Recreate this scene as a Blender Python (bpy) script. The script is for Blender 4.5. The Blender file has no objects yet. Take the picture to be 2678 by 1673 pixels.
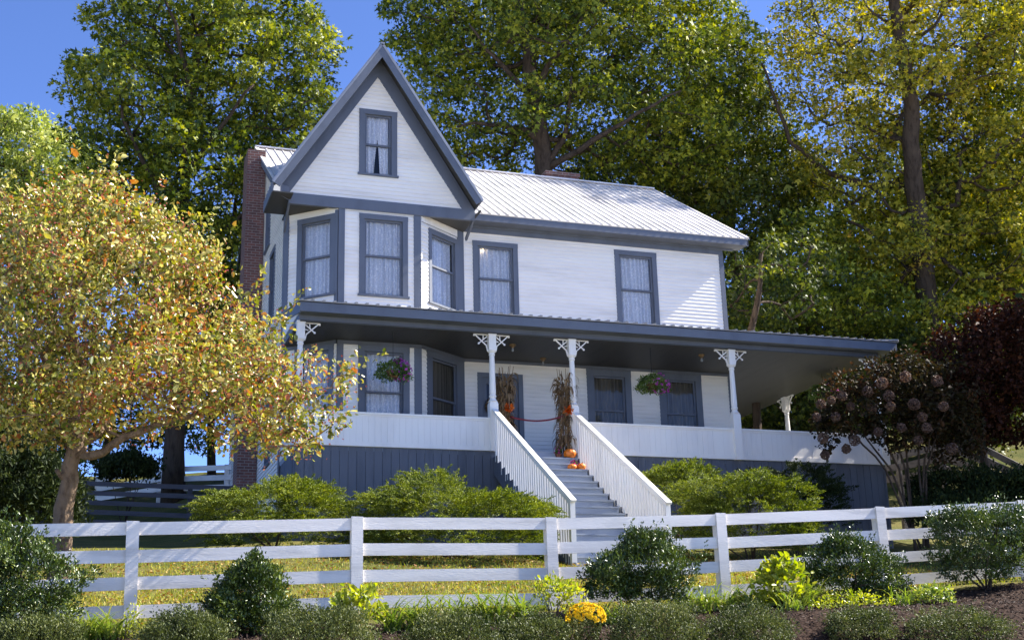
import bpy, math, random
import numpy as np
from mathutils import Vector, Matrix
random.seed(7); rng = np.random.default_rng(7)
S = bpy.context.scene
COL = S.collection
R = math.radians

# ------------------------------------------------------------------ camera
CAM = np.array([-8.7875, -29.3786, -5.2738])
FW = np.array([0.311466, 0.908219, 0.279511]); RT = np.array([0.947998, -0.317252, -0.025525]); UP = np.array([-0.065493, -0.272926, 0.959803])
cd = bpy.data.cameras.new('camera'); cam = bpy.data.objects.new('camera', cd); COL.objects.link(cam)
cd.sensor_width = 36; cd.lens = 36 * 3355.675 / 2678; cd.clip_start = .1; cd.clip_end = 3000
M = Matrix.Identity(4)
for i in range(3):
    M[i][0] = RT[i]; M[i][1] = UP[i]; M[i][2] = -FW[i]; M[i][3] = CAM[i]
cam.matrix_world = M
S.camera = cam
# ------------------------------------------------------------------ sky, sun, exposure
SUN = np.array([.74, -.052, .67]); SUN /= np.linalg.norm(SUN)
w = bpy.data.worlds.new('World'); S.world = w; w.use_nodes = True
nt = w.node_tree; nt.nodes.clear()
sky = nt.nodes.new('ShaderNodeTexSky'); sky.sky_type = 'NISHITA'; sky.sun_disc = False
sky.sun_elevation = math.asin(SUN[2]); sky.sun_rotation = math.atan2(SUN[0], SUN[1])
sky.air_density = .52; sky.dust_density = .3; sky.ozone_density = 5.0; sky.altitude = 800
bg = nt.nodes.new('ShaderNodeBackground'); bg.inputs[1].default_value = .11
wo = nt.nodes.new('ShaderNodeOutputWorld')
tint = nt.nodes.new('ShaderNodeMix'); tint.data_type = 'RGBA'; tint.blend_type = 'MULTIPLY'; tint.inputs[0].default_value = 1
tint.inputs[7].default_value = (.95, .97, 1.16, 1)
nt.links.new(sky.outputs[0], tint.inputs[6]); nt.links.new(tint.outputs[2], bg.inputs[0]); nt.links.new(bg.outputs[0], wo.inputs[0])
sl = bpy.data.lights.new('sun', 'SUN'); sl.energy = 5.0; sl.angle = R(.5); sl.color = (1, .95, .87)
so = bpy.data.objects.new('sun', sl); COL.objects.link(so)
so.rotation_euler = Vector(-SUN).to_track_quat('-Z', 'Y').to_euler(); so.location = (60, -20, 60)
S.view_settings.view_transform = 'Standard'; S.view_settings.look = 'None'
S.view_settings.exposure = 1.62; S.view_settings.gamma = 1; S.view_settings.use_curve_mapping = False
S.cycles.max_bounces = 8; S.cycles.transparent_max_bounces = 8; S.cycles.use_denoising = True

def at(u, v, d):
    """a spot seen at (u,v) of the 2420 px wide photograph, d metres away along the view axis"""
    return CAM + d * (FW + RT * ((u * 1.10661 - 1339) / 3355.675) - UP * ((v * 1.10661 - 836.5) / 3355.675))
def px(d):  # metres per photo (2420) pixel at depth d
    return d * 1.10661 / 3355.675

# ------------------------------------------------------------------ object helpers
def tag(o, label=None, cat=None, group=None, kind=None):
    if label: o['label'] = label
    if cat: o['category'] = cat
    if group: o['group'] = group
    if kind: o['kind'] = kind
    return o
def empty(name, loc=(0, 0, 0)):
    o = bpy.data.objects.new(name, None); COL.objects.link(o); o.location = loc; o.empty_display_size = .3
    return o
def link(name, me, mat, parent=None, smooth=False):
    o = bpy.data.objects.new(name, me); COL.objects.link(o)
    for m in (mat if isinstance(mat, (list, tuple)) else [mat]): me.materials.append(m)
    if parent is not None:
        o.parent = parent
        if parent.type == 'EMPTY' or True:
            wl = Vector((0, 0, 0)); p = parent
            while p is not None: wl = wl + p.location; p = p.parent
            o.location = -wl
    if smooth:
        me.polygons.foreach_set('use_smooth', np.ones(len(me.polygons), dtype=bool))
    return o
class MB:
    def __init__(s): s.v = []; s.f = []; s.m = []; s.mi = 0
    def add(s, vs, fs):
        b = len(s.v); s.v += [tuple(map(float, q)) for q in vs]; s.f += [tuple(b + i for i in f) for f in fs]; s.m += [s.mi] * len(fs)
    def hexa(s, p):  # p: 8 points, bottom 4 ccw, top 4 ccw
        s.add(p, [(3, 2, 1, 0), (4, 5, 6, 7), (0, 1, 5, 4), (1, 2, 6, 5), (2, 3, 7, 6), (3, 0, 4, 7)])
    def box(s, x0, x1, y0, y1, z0, z1):
        s.hexa([(x0, y0, z0), (x1, y0, z0), (x1, y1, z0), (x0, y1, z0), (x0, y0, z1), (x1, y0, z1), (x1, y1, z1), (x0, y1, z1)])
    def fbox(s, F, a0, a1, n0, n1, z0, z1):  # box in a wall frame F: along, outward, up
        P = [F(a0, n0, z0), F(a1, n0, z0), F(a1, n1, z0), F(a0, n1, z0), F(a0, n0, z1), F(a1, n0, z1), F(a1, n1, z1), F(a0, n1, z1)]
        s.hexa(P)
    def bar(s, p, q, wd, ht, up=(0, 0, 1)):
        p = np.array(p, float); q = np.array(q, float); t = q - p; t /= np.linalg.norm(t)
        sd = np.cross(t, up); sd /= np.linalg.norm(sd); u = np.cross(sd, t)
        a = sd * wd / 2; b = u * ht / 2
        s.hexa([p - a - b, p + a - b, q + a - b, q - a - b, p - a + b, p + a + b, q + a + b, q - a + b])
    def prism(s, poly, ex):
        n = len(poly); ex = np.array(ex); P = [np.array(q, float) for q in poly]
        s.add(P + [q + ex for q in P], [tuple(range(n))[::-1], tuple(range(n, 2 * n))] + [(i, (i + 1) % n, (i + 1) % n + n, i + n) for i in range(n)])
    def tube(s, pts, rad, n=6, cap=True):
        pts = [np.array(p, float) for p in pts]; rings = []
        ref = np.array([.31, .2, .93])
        b0 = len(s.v); vs = []
        for i, p in enumerate(pts):
            t = pts[min(i + 1, len(pts) - 1)] - pts[max(i - 1, 0)]; t = t / (np.linalg.norm(t) + 1e-9)
            a = np.cross(t, ref)
            if np.linalg.norm(a) < .1: a = np.cross(t, (1, 0, 0))
            a /= np.linalg.norm(a); b = np.cross(t, a)
            r = rad[i] if hasattr(rad, '__len__') else rad
            for k in range(n):
                th = 2 * math.pi * k / n; vs.append(p + r * (a * math.cos(th) + b * math.sin(th)))
        fs = []
        for i in range(len(pts) - 1):
            for k in range(n):
                fs.append((i * n + k, i * n + (k + 1) % n, (i + 1) * n + (k + 1) % n, (i + 1) * n + k))
        if cap: fs += [tuple(range(n))[::-1], tuple(range((len(pts) - 1) * n, len(pts) * n))]
        s.add(vs, fs)
    def lathe(s, c, prof, n=12, sq=None):  # prof (r,z) list
        vs = []; fs = []
        for r, z in prof:
            for k in range(n):
                th = 2 * math.pi * (k + .5) / n; vs.append((c[0] + r * math.cos(th), c[1] + r * math.sin(th), c[2] + z))
        for i in range(len(prof) - 1):
            for k in range(n): fs.append((i * n + k, i * n + (k + 1) % n, (i + 1) * n + (k + 1) % n, (i + 1) * n + k))
        fs += [tuple(range(n))[::-1], tuple(range((len(prof) - 1) * n, len(prof) * n))]
        s.add(vs, fs)
    def build(s, name, mat, parent=None, smooth=False, fix=True):
        me = bpy.data.meshes.new(name); me.from_pydata(s.v, [], s.f)
        if isinstance(mat, (list, tuple)): me.polygons.foreach_set('material_index', s.m)
        me.update()
        if fix:
            import bmesh
            bm = bmesh.new(); bm.from_mesh(me); bmesh.ops.recalc_face_normals(bm, faces=bm.faces); bm.to_mesh(me); bm.free()
        return link(name, me, mat, parent, smooth)

# ------------------------------------------------------------------ materials
def newmat(name):
    m = bpy.data.materials.new(name); m.use_nodes = True
    n = m.node_tree; b = n.nodes['Principled BSDF']
    return m, n, b
def N(n, t, **k):
    o = n.nodes.new(t)
    for a, v in k.items(): setattr(o, a, v)
    return o
def ramp(n, stops, mode='LINEAR'):
    r = N(n, 'ShaderNodeValToRGB'); r.color_ramp.interpolation = mode
    e = r.color_ramp.elements
    while len(e) < len(stops): e.new(.5)
    for i, (p, c) in enumerate(stops): e[i].position = p; e[i].color = (*c, 1)
    return r
def paint(name, col, var=.08, rough=.55, bump=.15, scale=3., stretch=(1, 1, 1), dirt=None):
    m, n, b = newmat(name)
    tc = N(n, 'ShaderNodeTexCoord'); mp = N(n, 'ShaderNodeMapping'); mp.inputs['Scale'].default_value = stretch
    n.links.new(tc.outputs['Object'], mp.inputs[0])
    ns = N(n, 'ShaderNodeTexNoise'); ns.inputs['Scale'].default_value = scale; ns.inputs['Detail'].default_value = 8; ns.inputs['Roughness'].default_value = .65
    n.links.new(mp.outputs[0], ns.inputs[0])
    c = np.array(col); dk = c * (1 - 2.2 * var) if dirt is None else np.array(dirt)
    rp = ramp(n, [(.3, tuple(dk)), (.5, tuple(c)), (.75, tuple(np.minimum(c * (1 + var), .9)))])
    n.links.new(ns.outputs[0], rp.inputs[0]); n.links.new(rp.outputs[0], b.inputs['Base Color'])
    b.inputs['Roughness'].default_value = rough
    if rough > .88: b.inputs['Specular IOR Level'].default_value = .08
    if bump:
        n2 = N(n, 'ShaderNodeTexNoise'); n2.inputs['Scale'].default_value = 45 if bump < .9 else 17; n2.inputs['Detail'].default_value = 5
        n.links.new(mp.outputs[0], n2.inputs[0])
        bp = N(n, 'ShaderNodeBump'); bp.inputs['Strength'].default_value = bump; bp.inputs['Distance'].default_value = .01 if bump < .9 else .05
        n.links.new(n2.outputs[0], bp.inputs['Height']); n.links.new(bp.outputs[0], b.inputs['Normal'])
    return m
def leafmat(name, stops, gloss=.35, rough=.45, trans=.35, patch=1.2, pw=.35, seed=0.):
    """per-leaf colour: stops = [(pos, rgb)...]"""
    m, n, b = newmat(name)
    g = N(n, 'ShaderNodeNewGeometry'); tc = N(n, 'ShaderNodeTexCoord')
    ns = N(n, 'ShaderNodeTexNoise'); ns.inputs['Scale'].default_value = patch; ns.inputs['Detail'].default_value = 2
    n.links.new(tc.outputs['Object'], ns.inputs[0])
    m1 = N(n, 'ShaderNodeMath', operation='MULTIPLY'); m1.inputs[1].default_value = 1 - pw
    m2 = N(n, 'ShaderNodeMapRange'); m2.inputs[1].default_value = .3; m2.inputs[2].default_value = .7; m2.inputs[3].default_value = 0; m2.inputs[4].default_value = pw
    ad = N(n, 'ShaderNodeMath', operation='ADD')
    n.links.new(g.outputs['Random Per Island'], m1.inputs[0]); n.links.new(ns.outputs[0], m2.inputs[0])
    n.links.new(m1.outputs[0], ad.inputs[0]); n.links.new(m2.outputs[0], ad.inputs[1])
    rp = ramp(n, stops); n.links.new(ad.outputs[0], rp.inputs[0])
    n.links.new(rp.outputs[0], b.inputs['Base Color']); b.inputs['Roughness'].default_value = rough
    b.inputs['Specular IOR Level'].default_value = gloss
    tr = N(n, 'ShaderNodeBsdfTranslucent')
    hs = N(n, 'ShaderNodeHueSaturation'); hs.inputs['Hue'].default_value = .497; hs.inputs['Saturation'].default_value = 1.15; hs.inputs['Value'].default_value = 1.25
    n.links.new(rp.outputs[0], hs.inputs['Color']); n.links.new(hs.outputs[0], tr.inputs[0])
    mx = N(n, 'ShaderNodeMixShader'); mx.inputs[0].default_value = trans
    n.links.new(b.outputs[0], mx.inputs[1]); n.links.new(tr.outputs[0], mx.inputs[2])
    n.links.new(mx.outputs[0], n.nodes['Material Output'].inputs[0])
    return m
def flat(name, col, rough=.6, spec=.5, metal=0., emit=None):
    m, n, b = newmat(name); b.inputs['Base Color'].default_value = (*col, 1); b.inputs['Roughness'].default_value = rough
    b.inputs['Specular IOR Level'].default_value = spec; b.inputs['Metallic'].default_value = metal
    if emit: b.inputs['Emission Color'].default_value = (*col, 1); b.inputs['Emission Strength'].default_value = emit
    return m

WHITE = paint('white_paint', (.87, .815, .73), .06, .5, .1, 1.3, (1, 1, .25))
SIDING = paint('white_siding_paint', (.86, .81, .73), .07, .5, .12, .9, (.4, .4, 2.5))
FENCEW = paint('white_fence_paint', (.77, .72, .65), .10, .55, .3, 2.2, (.35, 1, 3))
GREY = paint('slate_trim_paint', (.115, .128, .155), .10, .5, .15, 2.0, (1, 1, .5))
SKIRTM = paint('slate_board_paint', (.10, .108, .128), .18, .6, .25, 1.4, (2.5, 2.5, .3))
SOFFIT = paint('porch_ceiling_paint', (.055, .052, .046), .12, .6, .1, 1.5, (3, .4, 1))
STEPM = paint('grey_step_paint', (.30, .33, .38), .1, .6, .2, 3, (.5, 1, 1))
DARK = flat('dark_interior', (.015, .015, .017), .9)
WOODOLD = paint('weathered_fence_wood', (.10, .085, .075), .25, .8, .5, 3, (.3, 1, 4))
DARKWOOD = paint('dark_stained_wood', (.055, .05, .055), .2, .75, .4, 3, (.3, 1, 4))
BARK = paint('tree_bark', (.075, .055, .04), .3, .9, 1.0, 6, (1, 1, .25))
BARKL = paint('crabapple_bark', (.19, .135, .09), .35, .9, 1.0, 9, (1, 1, .5), dirt=(.07, .045, .03))

def roofmetal(name, col, rough):
    m, n, b = newmat(name)
    tc = N(n, 'ShaderNodeTexCoord'); ns = N(n, 'ShaderNodeTexNoise'); ns.inputs['Scale'].default_value = 1.1; ns.inputs['Detail'].default_value = 7
    n.links.new(tc.outputs['Object'], ns.inputs[0])
    c = np.array(col); rp = ramp(n, [(.3, tuple(c * .76)), (.52, tuple(c)), (.8, tuple(np.minimum(c * 1.08, .9)))])
    n.links.new(ns.outputs[0], rp.inputs[0]); n.links.new(rp.outputs[0], b.inputs['Base Color'])
    b.inputs['Roughness'].default_value = rough; b.inputs['Metallic'].default_value = .25
    return m
ROOF = roofmetal('white_standing_seam_metal', (.78, .74, .70), .42)
PROOF = roofmetal('galvanised_porch_metal', (.34, .32, .30), .45)
GALV = roofmetal('galvanised_gable_metal', (.30, .31, .33), .4)

def brickmat():
    m, n, b = newmat('red_brick')
    g = N(n, 'ShaderNodeTexCoord'); sp = N(n, 'ShaderNodeSeparateXYZ'); n.links.new(g.outputs['Object'], sp.inputs[0])
    ad = N(n, 'ShaderNodeMath', operation='ADD'); n.links.new(sp.outputs[0], ad.inputs[0]); n.links.new(sp.outputs[1], ad.inputs[1])
    cb = N(n, 'ShaderNodeCombineXYZ'); n.links.new(ad.outputs[0], cb.inputs[0]); n.links.new(sp.outputs[2], cb.inputs[1])
    br = N(n, 'ShaderNodeTexBrick'); n.links.new(cb.outputs[0], br.inputs[0])
    br.inputs['Scale'].default_value = 1; br.inputs['Brick Width'].default_value = .215; br.inputs['Row Height'].default_value = .075
    br.inputs['Mortar Size'].default_value = .009; br.inputs['Mortar Smooth'].default_value = .1; br.inputs['Bias'].default_value = -.1
    br.inputs['Color1'].default_value = (.23, .075, .05, 1); br.inputs['Color2'].default_value = (.12, .045, .035, 1); br.inputs['Mortar'].default_value = (.30, .24, .20, 1)
    ns = N(n, 'ShaderNodeTexNoise'); ns.inputs['Scale'].default_value = 7; n.links.new(g.outputs['Object'], ns.inputs[0])
    mx = N(n, 'ShaderNodeMix', data_type='RGBA', blend_type='MULTIPLY'); mx.inputs[0].default_value = .5
    n.links.new(br.outputs[0], mx.inputs[6]); n.links.new(ns.outputs[0], mx.inputs[7])
    hs = N(n, 'ShaderNodeBrightContrast'); hs.inputs[1].default_value = .02
    n.links.new(mx.outputs[2], hs.inputs[0]); n.links.new(hs.outputs[0], b.inputs['Base Color'])
    bp = N(n, 'ShaderNodeBump'); bp.inputs['Strength'].default_value = .6; bp.inputs['Distance'].default_value = .01; bp.invert = True
    n.links.new(br.outputs['Fac'], bp.inputs['Height']); n.links.new(bp.outputs[0], b.inputs['Normal'])
    b.inputs['Roughness'].default_value = .9
    return m
BRICK = brickmat()

def glassmat():
    m, n, b = newmat('window_glass'); n.nodes.remove(b)
    t = N(n, 'ShaderNodeBsdfTransparent'); t.inputs[0].default_value = (.98, .99, 1, 1)
    g = N(n, 'ShaderNodeBsdfGlossy'); g.inputs['Roughness'].default_value = .02
    tc = N(n, 'ShaderNodeTexCoord'); ns = N(n, 'ShaderNodeTexNoise'); ns.inputs['Scale'].default_value = 3
    n.links.new(tc.outputs['Object'], ns.inputs[0]); bp = N(n, 'ShaderNodeBump'); bp.inputs['Strength'].default_value = .25; bp.inputs['Distance'].default_value = .02
    n.links.new(ns.outputs[0], bp.inputs['Height']); n.links.new(bp.outputs[0], g.inputs['Normal'])
    f = N(n, 'ShaderNodeFresnel'); f.inputs[0].default_value = 1.5
    mx = N(n, 'ShaderNodeMixShader'); n.links.new(f.outputs[0], mx.inputs[0]); n.links.new(t.outputs[0], mx.inputs[1]); n.links.new(g.outputs[0], mx.inputs[2])
    n.links.new(mx.outputs[0], n.nodes['Material Output'].inputs[0])
    return m
GLASS = glassmat()
def lacemat():
    m, n, b = newmat('lace_curtain'); 
    tc = N(n, 'ShaderNodeTexCoord'); v = N(n, 'ShaderNodeTexVoronoi'); v.inputs['Scale'].default_value = 26
    n.links.new(tc.outputs['Object'], v.inputs[0])
    ns = N(n, 'ShaderNodeTexNoise'); ns.inputs['Scale'].default_value = 14; ns.inputs['Detail'].default_value = 3; n.links.new(tc.outputs['Object'], ns.inputs[0])
    a = N(n, 'ShaderNodeMath', operation='ADD'); n.links.new(v.outputs[0], a.inputs[0]); n.links.new(ns.outputs[0], a.inputs[1])
    rp = ramp(n, [(.65, (.9, .9, .91)), (1.15, (.66, .68, .73))]); n.links.new(a.outputs[0], rp.inputs[0])
    n.links.new(rp.outputs[0], b.inputs['Base Color']); b.inputs['Roughness'].default_value = .9
    return m
LACE = lacemat()
DIM = paint('unlit_tan_drape', (.17, .15, .12), .2, .9, 0, 6, (1, 1, .1))  # tan cloth, darkened in colour for the unlit ground floor windows

# ------------------------------------------------------------------ terrain
KY = [-400, -40, -29, -22, -18, -16.4, -15.2, -13.7, -10, -6.9, -2.5, 4, 10, 18, 26, 40, 120, 400]
KZ = [-7.5, -7.0, -6.85, -6.6, -5.9, -4.74, -4.56, -4.28, -3.62, -2.99, -2.15, -.75, .95, 2.75, 3.6, 4.3, 5.0, 5]
def ground_z(x, y):
    x = np.asarray(x, float); y = np.asarray(y, float)
    z = np.interp(y, KY, KZ)
    # soften the knots a little
    z = .5 * z + .25 * np.interp(y - .5, KY, KZ) + .25 * np.interp(y + .5, KY, KZ)
    zl = np.interp(y, [-6.9, -2.5, 4, 7, 11.5, 18, 26, 40, 120], [-2.99, -2.3, -1.4, -.9, .35, 2.5, 3.3, 4.0, 5.0]); wl = np.clip((-4.5 - x) / 2.5, 0, 1) * (y > -6.9)
    z = z * (1 - wl) + zl * wl
    t = np.clip((-8.5 - y) / 5., 0, 1)
    xx = np.clip(x, -14, 12)
    z = z + t * np.where(xx > -3, .052 * (xx + 3), .03 * (xx + 3))
    hr = np.clip((y - 2) / 10, 0, 1) * np.clip((x - 11) / 8, 0, 2.5) * 1.7
    z = z + hr + .03 * np.sin(x * 1.3 + y * .7) * np.sin(y * 1.1 - x * .4)
    return z
def gz(x, y): return float(ground_z(x, y))
def gridmesh(xs, ys, zf):
    X, Y = np.meshgrid(xs, ys); Z = zf(X, Y); v = np.stack([X, Y, Z], -1).reshape(-1, 3)
    nx, ny = len(xs), len(ys); i = np.arange(nx - 1); j = np.arange(ny - 1); I, J = np.meshgrid(i, j)
    a = (J * nx + I).ravel(); f = np.stack([a, a + 1, a + nx + 1, a + nx], -1)
    return v, f
def npmesh(name, v, f):
    v = np.ascontiguousarray(v, dtype=np.float32); f = np.ascontiguousarray(f, dtype=np.int32)
    me = bpy.data.meshes.new(name); k = f.shape[1]
    me.vertices.add(len(v)); me.vertices.foreach_set('co', v.ravel())
    me.loops.add(f.size); me.loops.foreach_set('vertex_index', f.ravel())
    me.polygons.add(len(f)); me.polygons.foreach_set('loop_start', np.arange(0, f.size, k, dtype=np.int32))
    me.update(calc_edges=True); return me
def lawnmat():
    m, n, b = newmat('lawn_soil_and_turf')
    tc = N(n, 'ShaderNodeTexCoord')
    a = N(n, 'ShaderNodeTexNoise'); a.inputs['Scale'].default_value = .9; a.inputs['Detail'].default_value = 6
    c = N(n, 'ShaderNodeTexNoise'); c.inputs['Scale'].default_value = 28; c.inputs['Detail'].default_value = 5
    n.links.new(tc.outputs['Object'], a.inputs[0]); n.links.new(tc.outputs['Object'], c.inputs[0])
    r1 = ramp(n, [(.35, (.085, .10, .022)), (.6, (.17, .15, .045))]); r2 = ramp(n, [(.35, (.4, .4, .4)), (.65, (1, 1, 1))])
    n.links.new(a.outputs[0], r1.inputs[0]); n.links.new(c.outputs[0], r2.inputs[0])
    mx = N(n, 'ShaderNodeMix', data_type='RGBA', blend_type='MULTIPLY'); mx.inputs[0].default_value = 1
    n.links.new(r1.outputs[0], mx.inputs[6]); n.links.new(r2.outputs[0], mx.inputs[7]); n.links.new(mx.outputs[2], b.inputs['Base Color'])
    b.inputs['Roughness'].default_value = .95; b.inputs['Specular IOR Level'].default_value = .08
    return m
LAWN = lawnmat()
xs = np.unique(np.concatenate([np.linspace(-400, -30, 20), np.linspace(-30, 30, 121), np.linspace(30, 400, 20)]))
ys = np.unique(np.concatenate([np.linspace(-200, -30, 12), np.linspace(-30, 30, 151), np.linspace(30, 400, 24)]))
v, f = gridmesh(xs, ys, ground_z)
tag(link('ground', npmesh('ground', v, f), LAWN, smooth=True), kind='structure')
PAVE = paint('pale_bounce_concrete', (.55, .52, .48), .12, .85, .2, .8)  # unseen pale paving, added to bounce sunlight onto the house front
v, f = gridmesh(np.linspace(-90, 90, 90), np.linspace(-120, -19.2, 80), lambda X, Y: ground_z(X, Y) + .02)
tag(link('bounce_paving', npmesh('bounce_paving', v, f), PAVE, smooth=True), kind='structure')
MULCH = paint('bark_mulch', (.040, .024, .017), .5, .95, 1.0, 22, dirt=(.012, .007, .005))
def mulch_z(X, Y):
    edge = np.minimum(np.clip((-13.95 + .12 * np.sin(X * 1.7) - Y) / .35, -1, 1), 1)
    return ground_z(X, Y) + .05 * edge - .02 + .02 * np.sin(X * 9 + 3 * np.sin(Y * 7)) * np.sin(Y * 11 + 2 * np.sin(X * 5)) * (edge > 0)
v, f = gridmesh(np.linspace(-16, 12, 260), np.linspace(-19, -13.8, 70), mulch_z)
tag(link('planting_bed_soil', npmesh('planting_bed_soil', v, f), MULCH, smooth=True), kind='structure')

# ================================================================== HOUSE
XL, XW, YB, YBK = -4.45, 7.36, -1.0, 10.4     # left wall, right wall, bay face, back wall
YP, YR, XR, X5 = -2.26, -2.69, 10.68, 10.25   # porch front line, porch roof edge, right roof edge, corner post
YRE = 6.6                                     # back end of the side porch
ZF = -2.6
house = empty('farmhouse', (1.5, 0, -1.5))
tag(house, 'white two storey clapboard house with slate trim, steep front gable and wraparound porch', 'house')
def frame(o, d):
    """wall frame: origin o (x,y), along d; outward normal is to the right of d"""
    o = np.array(o, float); d = np.array(d, float); d /= np.linalg.norm(d); nn = np.array([d[1], -d[0]])
    return lambda a, n, z: (o[0] + d[0] * a + nn[0] * n, o[1] + d[1] * a + nn[1] * n, z)
def siding(mb, F, a0, a1, z0, z1, holes=(), e=.1, lo=None, hi=None):
    lo = lo or (lambda z: a0); hi = hi or (lambda z: a1)
    z = z0
    while z < z1 - 1e-4:
        zt = min(z + e, z1)
        cuts = sorted({z, zt} | {h for H in holes for h in (H[2], H[3]) if z < h < zt})
        for b0, b1 in zip(cuts[:-1], cuts[1:]):
            zm = (b0 + b1) / 2
            segs = [(lo, hi)]
            for H in holes:
                if H[2] < zm < H[3]:
                    ns = []
                    for l, h in segs:
                        if H[0] >= h(zm) or H[1] <= l(zm): ns.append((l, h)); continue
                        if H[0] > l(zm): ns.append((l, (lambda zz, q=H[0]: q)))
                        if H[1] < h(zm): ns.append(((lambda zz, q=H[1]: q), h))
                    segs = ns
            n0 = .024 - .020 * (b0 - z) / e; n1 = .024 - .020 * (b1 - z) / e
            for l, h in segs:
                la, ha, lb, hb = l(b0), h(b0), l(b1), h(b1)
                if ha - la < .005: continue
                if hb < lb: lb = hb = (lb + hb) / 2
                mb.add([F(la, n0, b0), F(ha, n0, b0), F(hb, n1, b1), F(lb, n1, b1)], [(0, 1, 2, 3)])
                mb.add([F(la, -.08, b0), F(ha, -.08, b0), F(hb, -.08, b1), F(lb, -.08, b1)], [(3, 2, 1, 0)])
                if b0 == z: mb.add([F(la, n0, b0), F(ha, n0, b0), F(ha, -.0, b0), F(la, -.0, b0)], [(3, 2, 1, 0)])
        z = zt
wallmb = MB()
def window(F, a0, a1, z0, z1, cw=.13, gap=False, label=None, cl=None, cr=None, top=.13, meet=None, curtain=True, dim=False):
    """casing outer a0..a1 x z0..z1; a window is a part, its sash, glass and curtain are sub-parts"""
    cl = cw if cl is None else cl; cr = cw if cr is None else cr
    m = MB()
    m.fbox(F, a0, a0 + cl, -.06, .035, z0, z1 - top); m.fbox(F, a1 - cr, a1, -.06, .035, z0, z1 - top)
    m.fbox(F, a0 - .004, a1 + .004, -.06, .04, z1 - top, z1); m.fbox(F, a0 - .03, a1 + .03, -.06, .07, z0 - .05, z0)
    wn = m.build('window', GREY, house)
    if label: wn['label'] = label
    b0, b1, c0, c1 = a0 + cl, a1 - cr, z0 + .0, z1 - top
    zm = meet or (c0 + c1) / 2
    s = MB(); t = .05
    for (x0, x1, y0, y1, n) in ((b0, b1, zm - .02, c1, -.02), (b0, b1, c0, zm + .02, -.05)):
        s.fbox(F, x0, x0 + t, n - .03, n, y0, y1); s.fbox(F, x1 - t, x1, n - .03, n, y0, y1)
        s.fbox(F, x0 + t, x1 - t, n - .03, n, y0, y0 + .045); s.fbox(F, x0 + t, x1 - t, n - .03, n, y1 - .045, y1)
    s.build('sash', GREY, wn)
    g = MB()
    for (n_, za, zb) in ((-.036, zm + .02, c1 - .04), (-.066, c0 + .04, zm - .02)):
        g.add([F(b0 + t, n_, za), F(b1 - t, n_, za), F(b1 - t, n_, zb), F(b0 + t, n_, zb)], [(0, 1, 2, 3)])
    g.build('pane', GLASS, wn, fix=False)
    if curtain:
        c = MB(); nA = 110; W = b1 - b0 - .04; rows = 10
        sd = random.random() * 9
        def cn(i): u = i / nA; return -.115 + .034 * math.sin(u * 58 * W + sd + 1.3 * math.sin(u * 9 * W)) + .014 * math.sin(u * 33 * W + 2 * sd)
        for i in range(nA):
            ua, ub = i / nA, (i + 1) / nA
            zz = c0
            if gap and abs((ua + ub) / 2 - .5) < .13:
                dd = abs((ua + ub) / 2 - .5); zz = c0 + (1 - dd / .13) * (c1 - c0) * .62
            c.add([F(b0 + .02 + ua * W, cn(i), zz), F(b0 + .02 + ub * W, cn(i + 1), zz), F(b0 + .02 + ub * W, cn(i + 1), c1), F(b0 + .02 + ua * W, cn(i), c1)], [(0, 1, 2, 3)])
        c.build('curtain', DIM if dim else LACE, wn, fix=False)
    bk = MB(); bk.fbox(F, b0 - .05, b1 + .05, -.45, -.44, c0 - .05, c1 + .05)   # dark room seen through the lace
    return (a0 + .01, a1 - .01, z0 - .04, z1 - .01)

FF = frame((0, 0), (1, 0))         # front wall: a = x
holes = []
holes.append(window(FF, .277, 1.481, 3.6, 5.80, label='upper window just right of the bay', meet=4.82))
holes.append(window(FF, 4.175, 5.38, 3.6, 5.89, label='upper window near the right end', meet=4.82))
holes.append(window(FF, 3.24, 4.46, .55, 2.605, cw=.17, top=.17, label='ground floor window nearest the door', meet=1.55, dim=True))
holes.append(window(FF, 5.24, 6.46, .55, 2.605, cw=.17, top=.17, label='ground floor window near the right end', meet=1.55, dim=True))
holes.append((.34, 1.52, 0, 2.355))
siding(wallmb, FF, 0.0, XW - .0, -.1, 6.01, holes)
# bay facets
Lc, Rc = (-3.35, YB), (-1.345, YB)
FC = frame(Lc, (1, 0)); WC = Rc[0] - Lc[0]
hb = [window(FC, .5, 1.69, 3.84, 5.86, meet=4.82, label='centre upper bay window with lace curtain'),
      window(FC, .5, 1.72, .5, 2.6, cw=.15, top=.15, meet=1.5, label='centre ground floor bay window')]
siding(wallmb, FC, 0, WC, -.1, 6.0, hb)
FLt = frame((XL, 0), (Lc[0] - XL, Lc[1])); WL = math.hypot(Lc[0] - XL, Lc[1])
hb = [window(FLt, .36, WL - .07, 3.84, 5.82, meet=4.8, label='left facet upper bay window'), window(FLt, .36, WL - .07, .5, 2.6, meet=1.5)]
siding(wallmb, FLt, 0, WL, -.1, 6.0, hb)
FRt = frame(Rc, (0 - Rc[0], 0 - Rc[1])); WR = math.hypot(Rc[0], Rc[1])
hb = [window(FRt, .3, WR - .22, 3.84, 5.72, meet=4.8, cw=.11, label='right facet upper bay window'), window(FRt, .2, WR - .12, .5, 2.6, cw=.2, top=.15, meet=1.5, dim=True)]
siding(wallmb, FRt, 0, WR, -.1, 6.0, hb)
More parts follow.
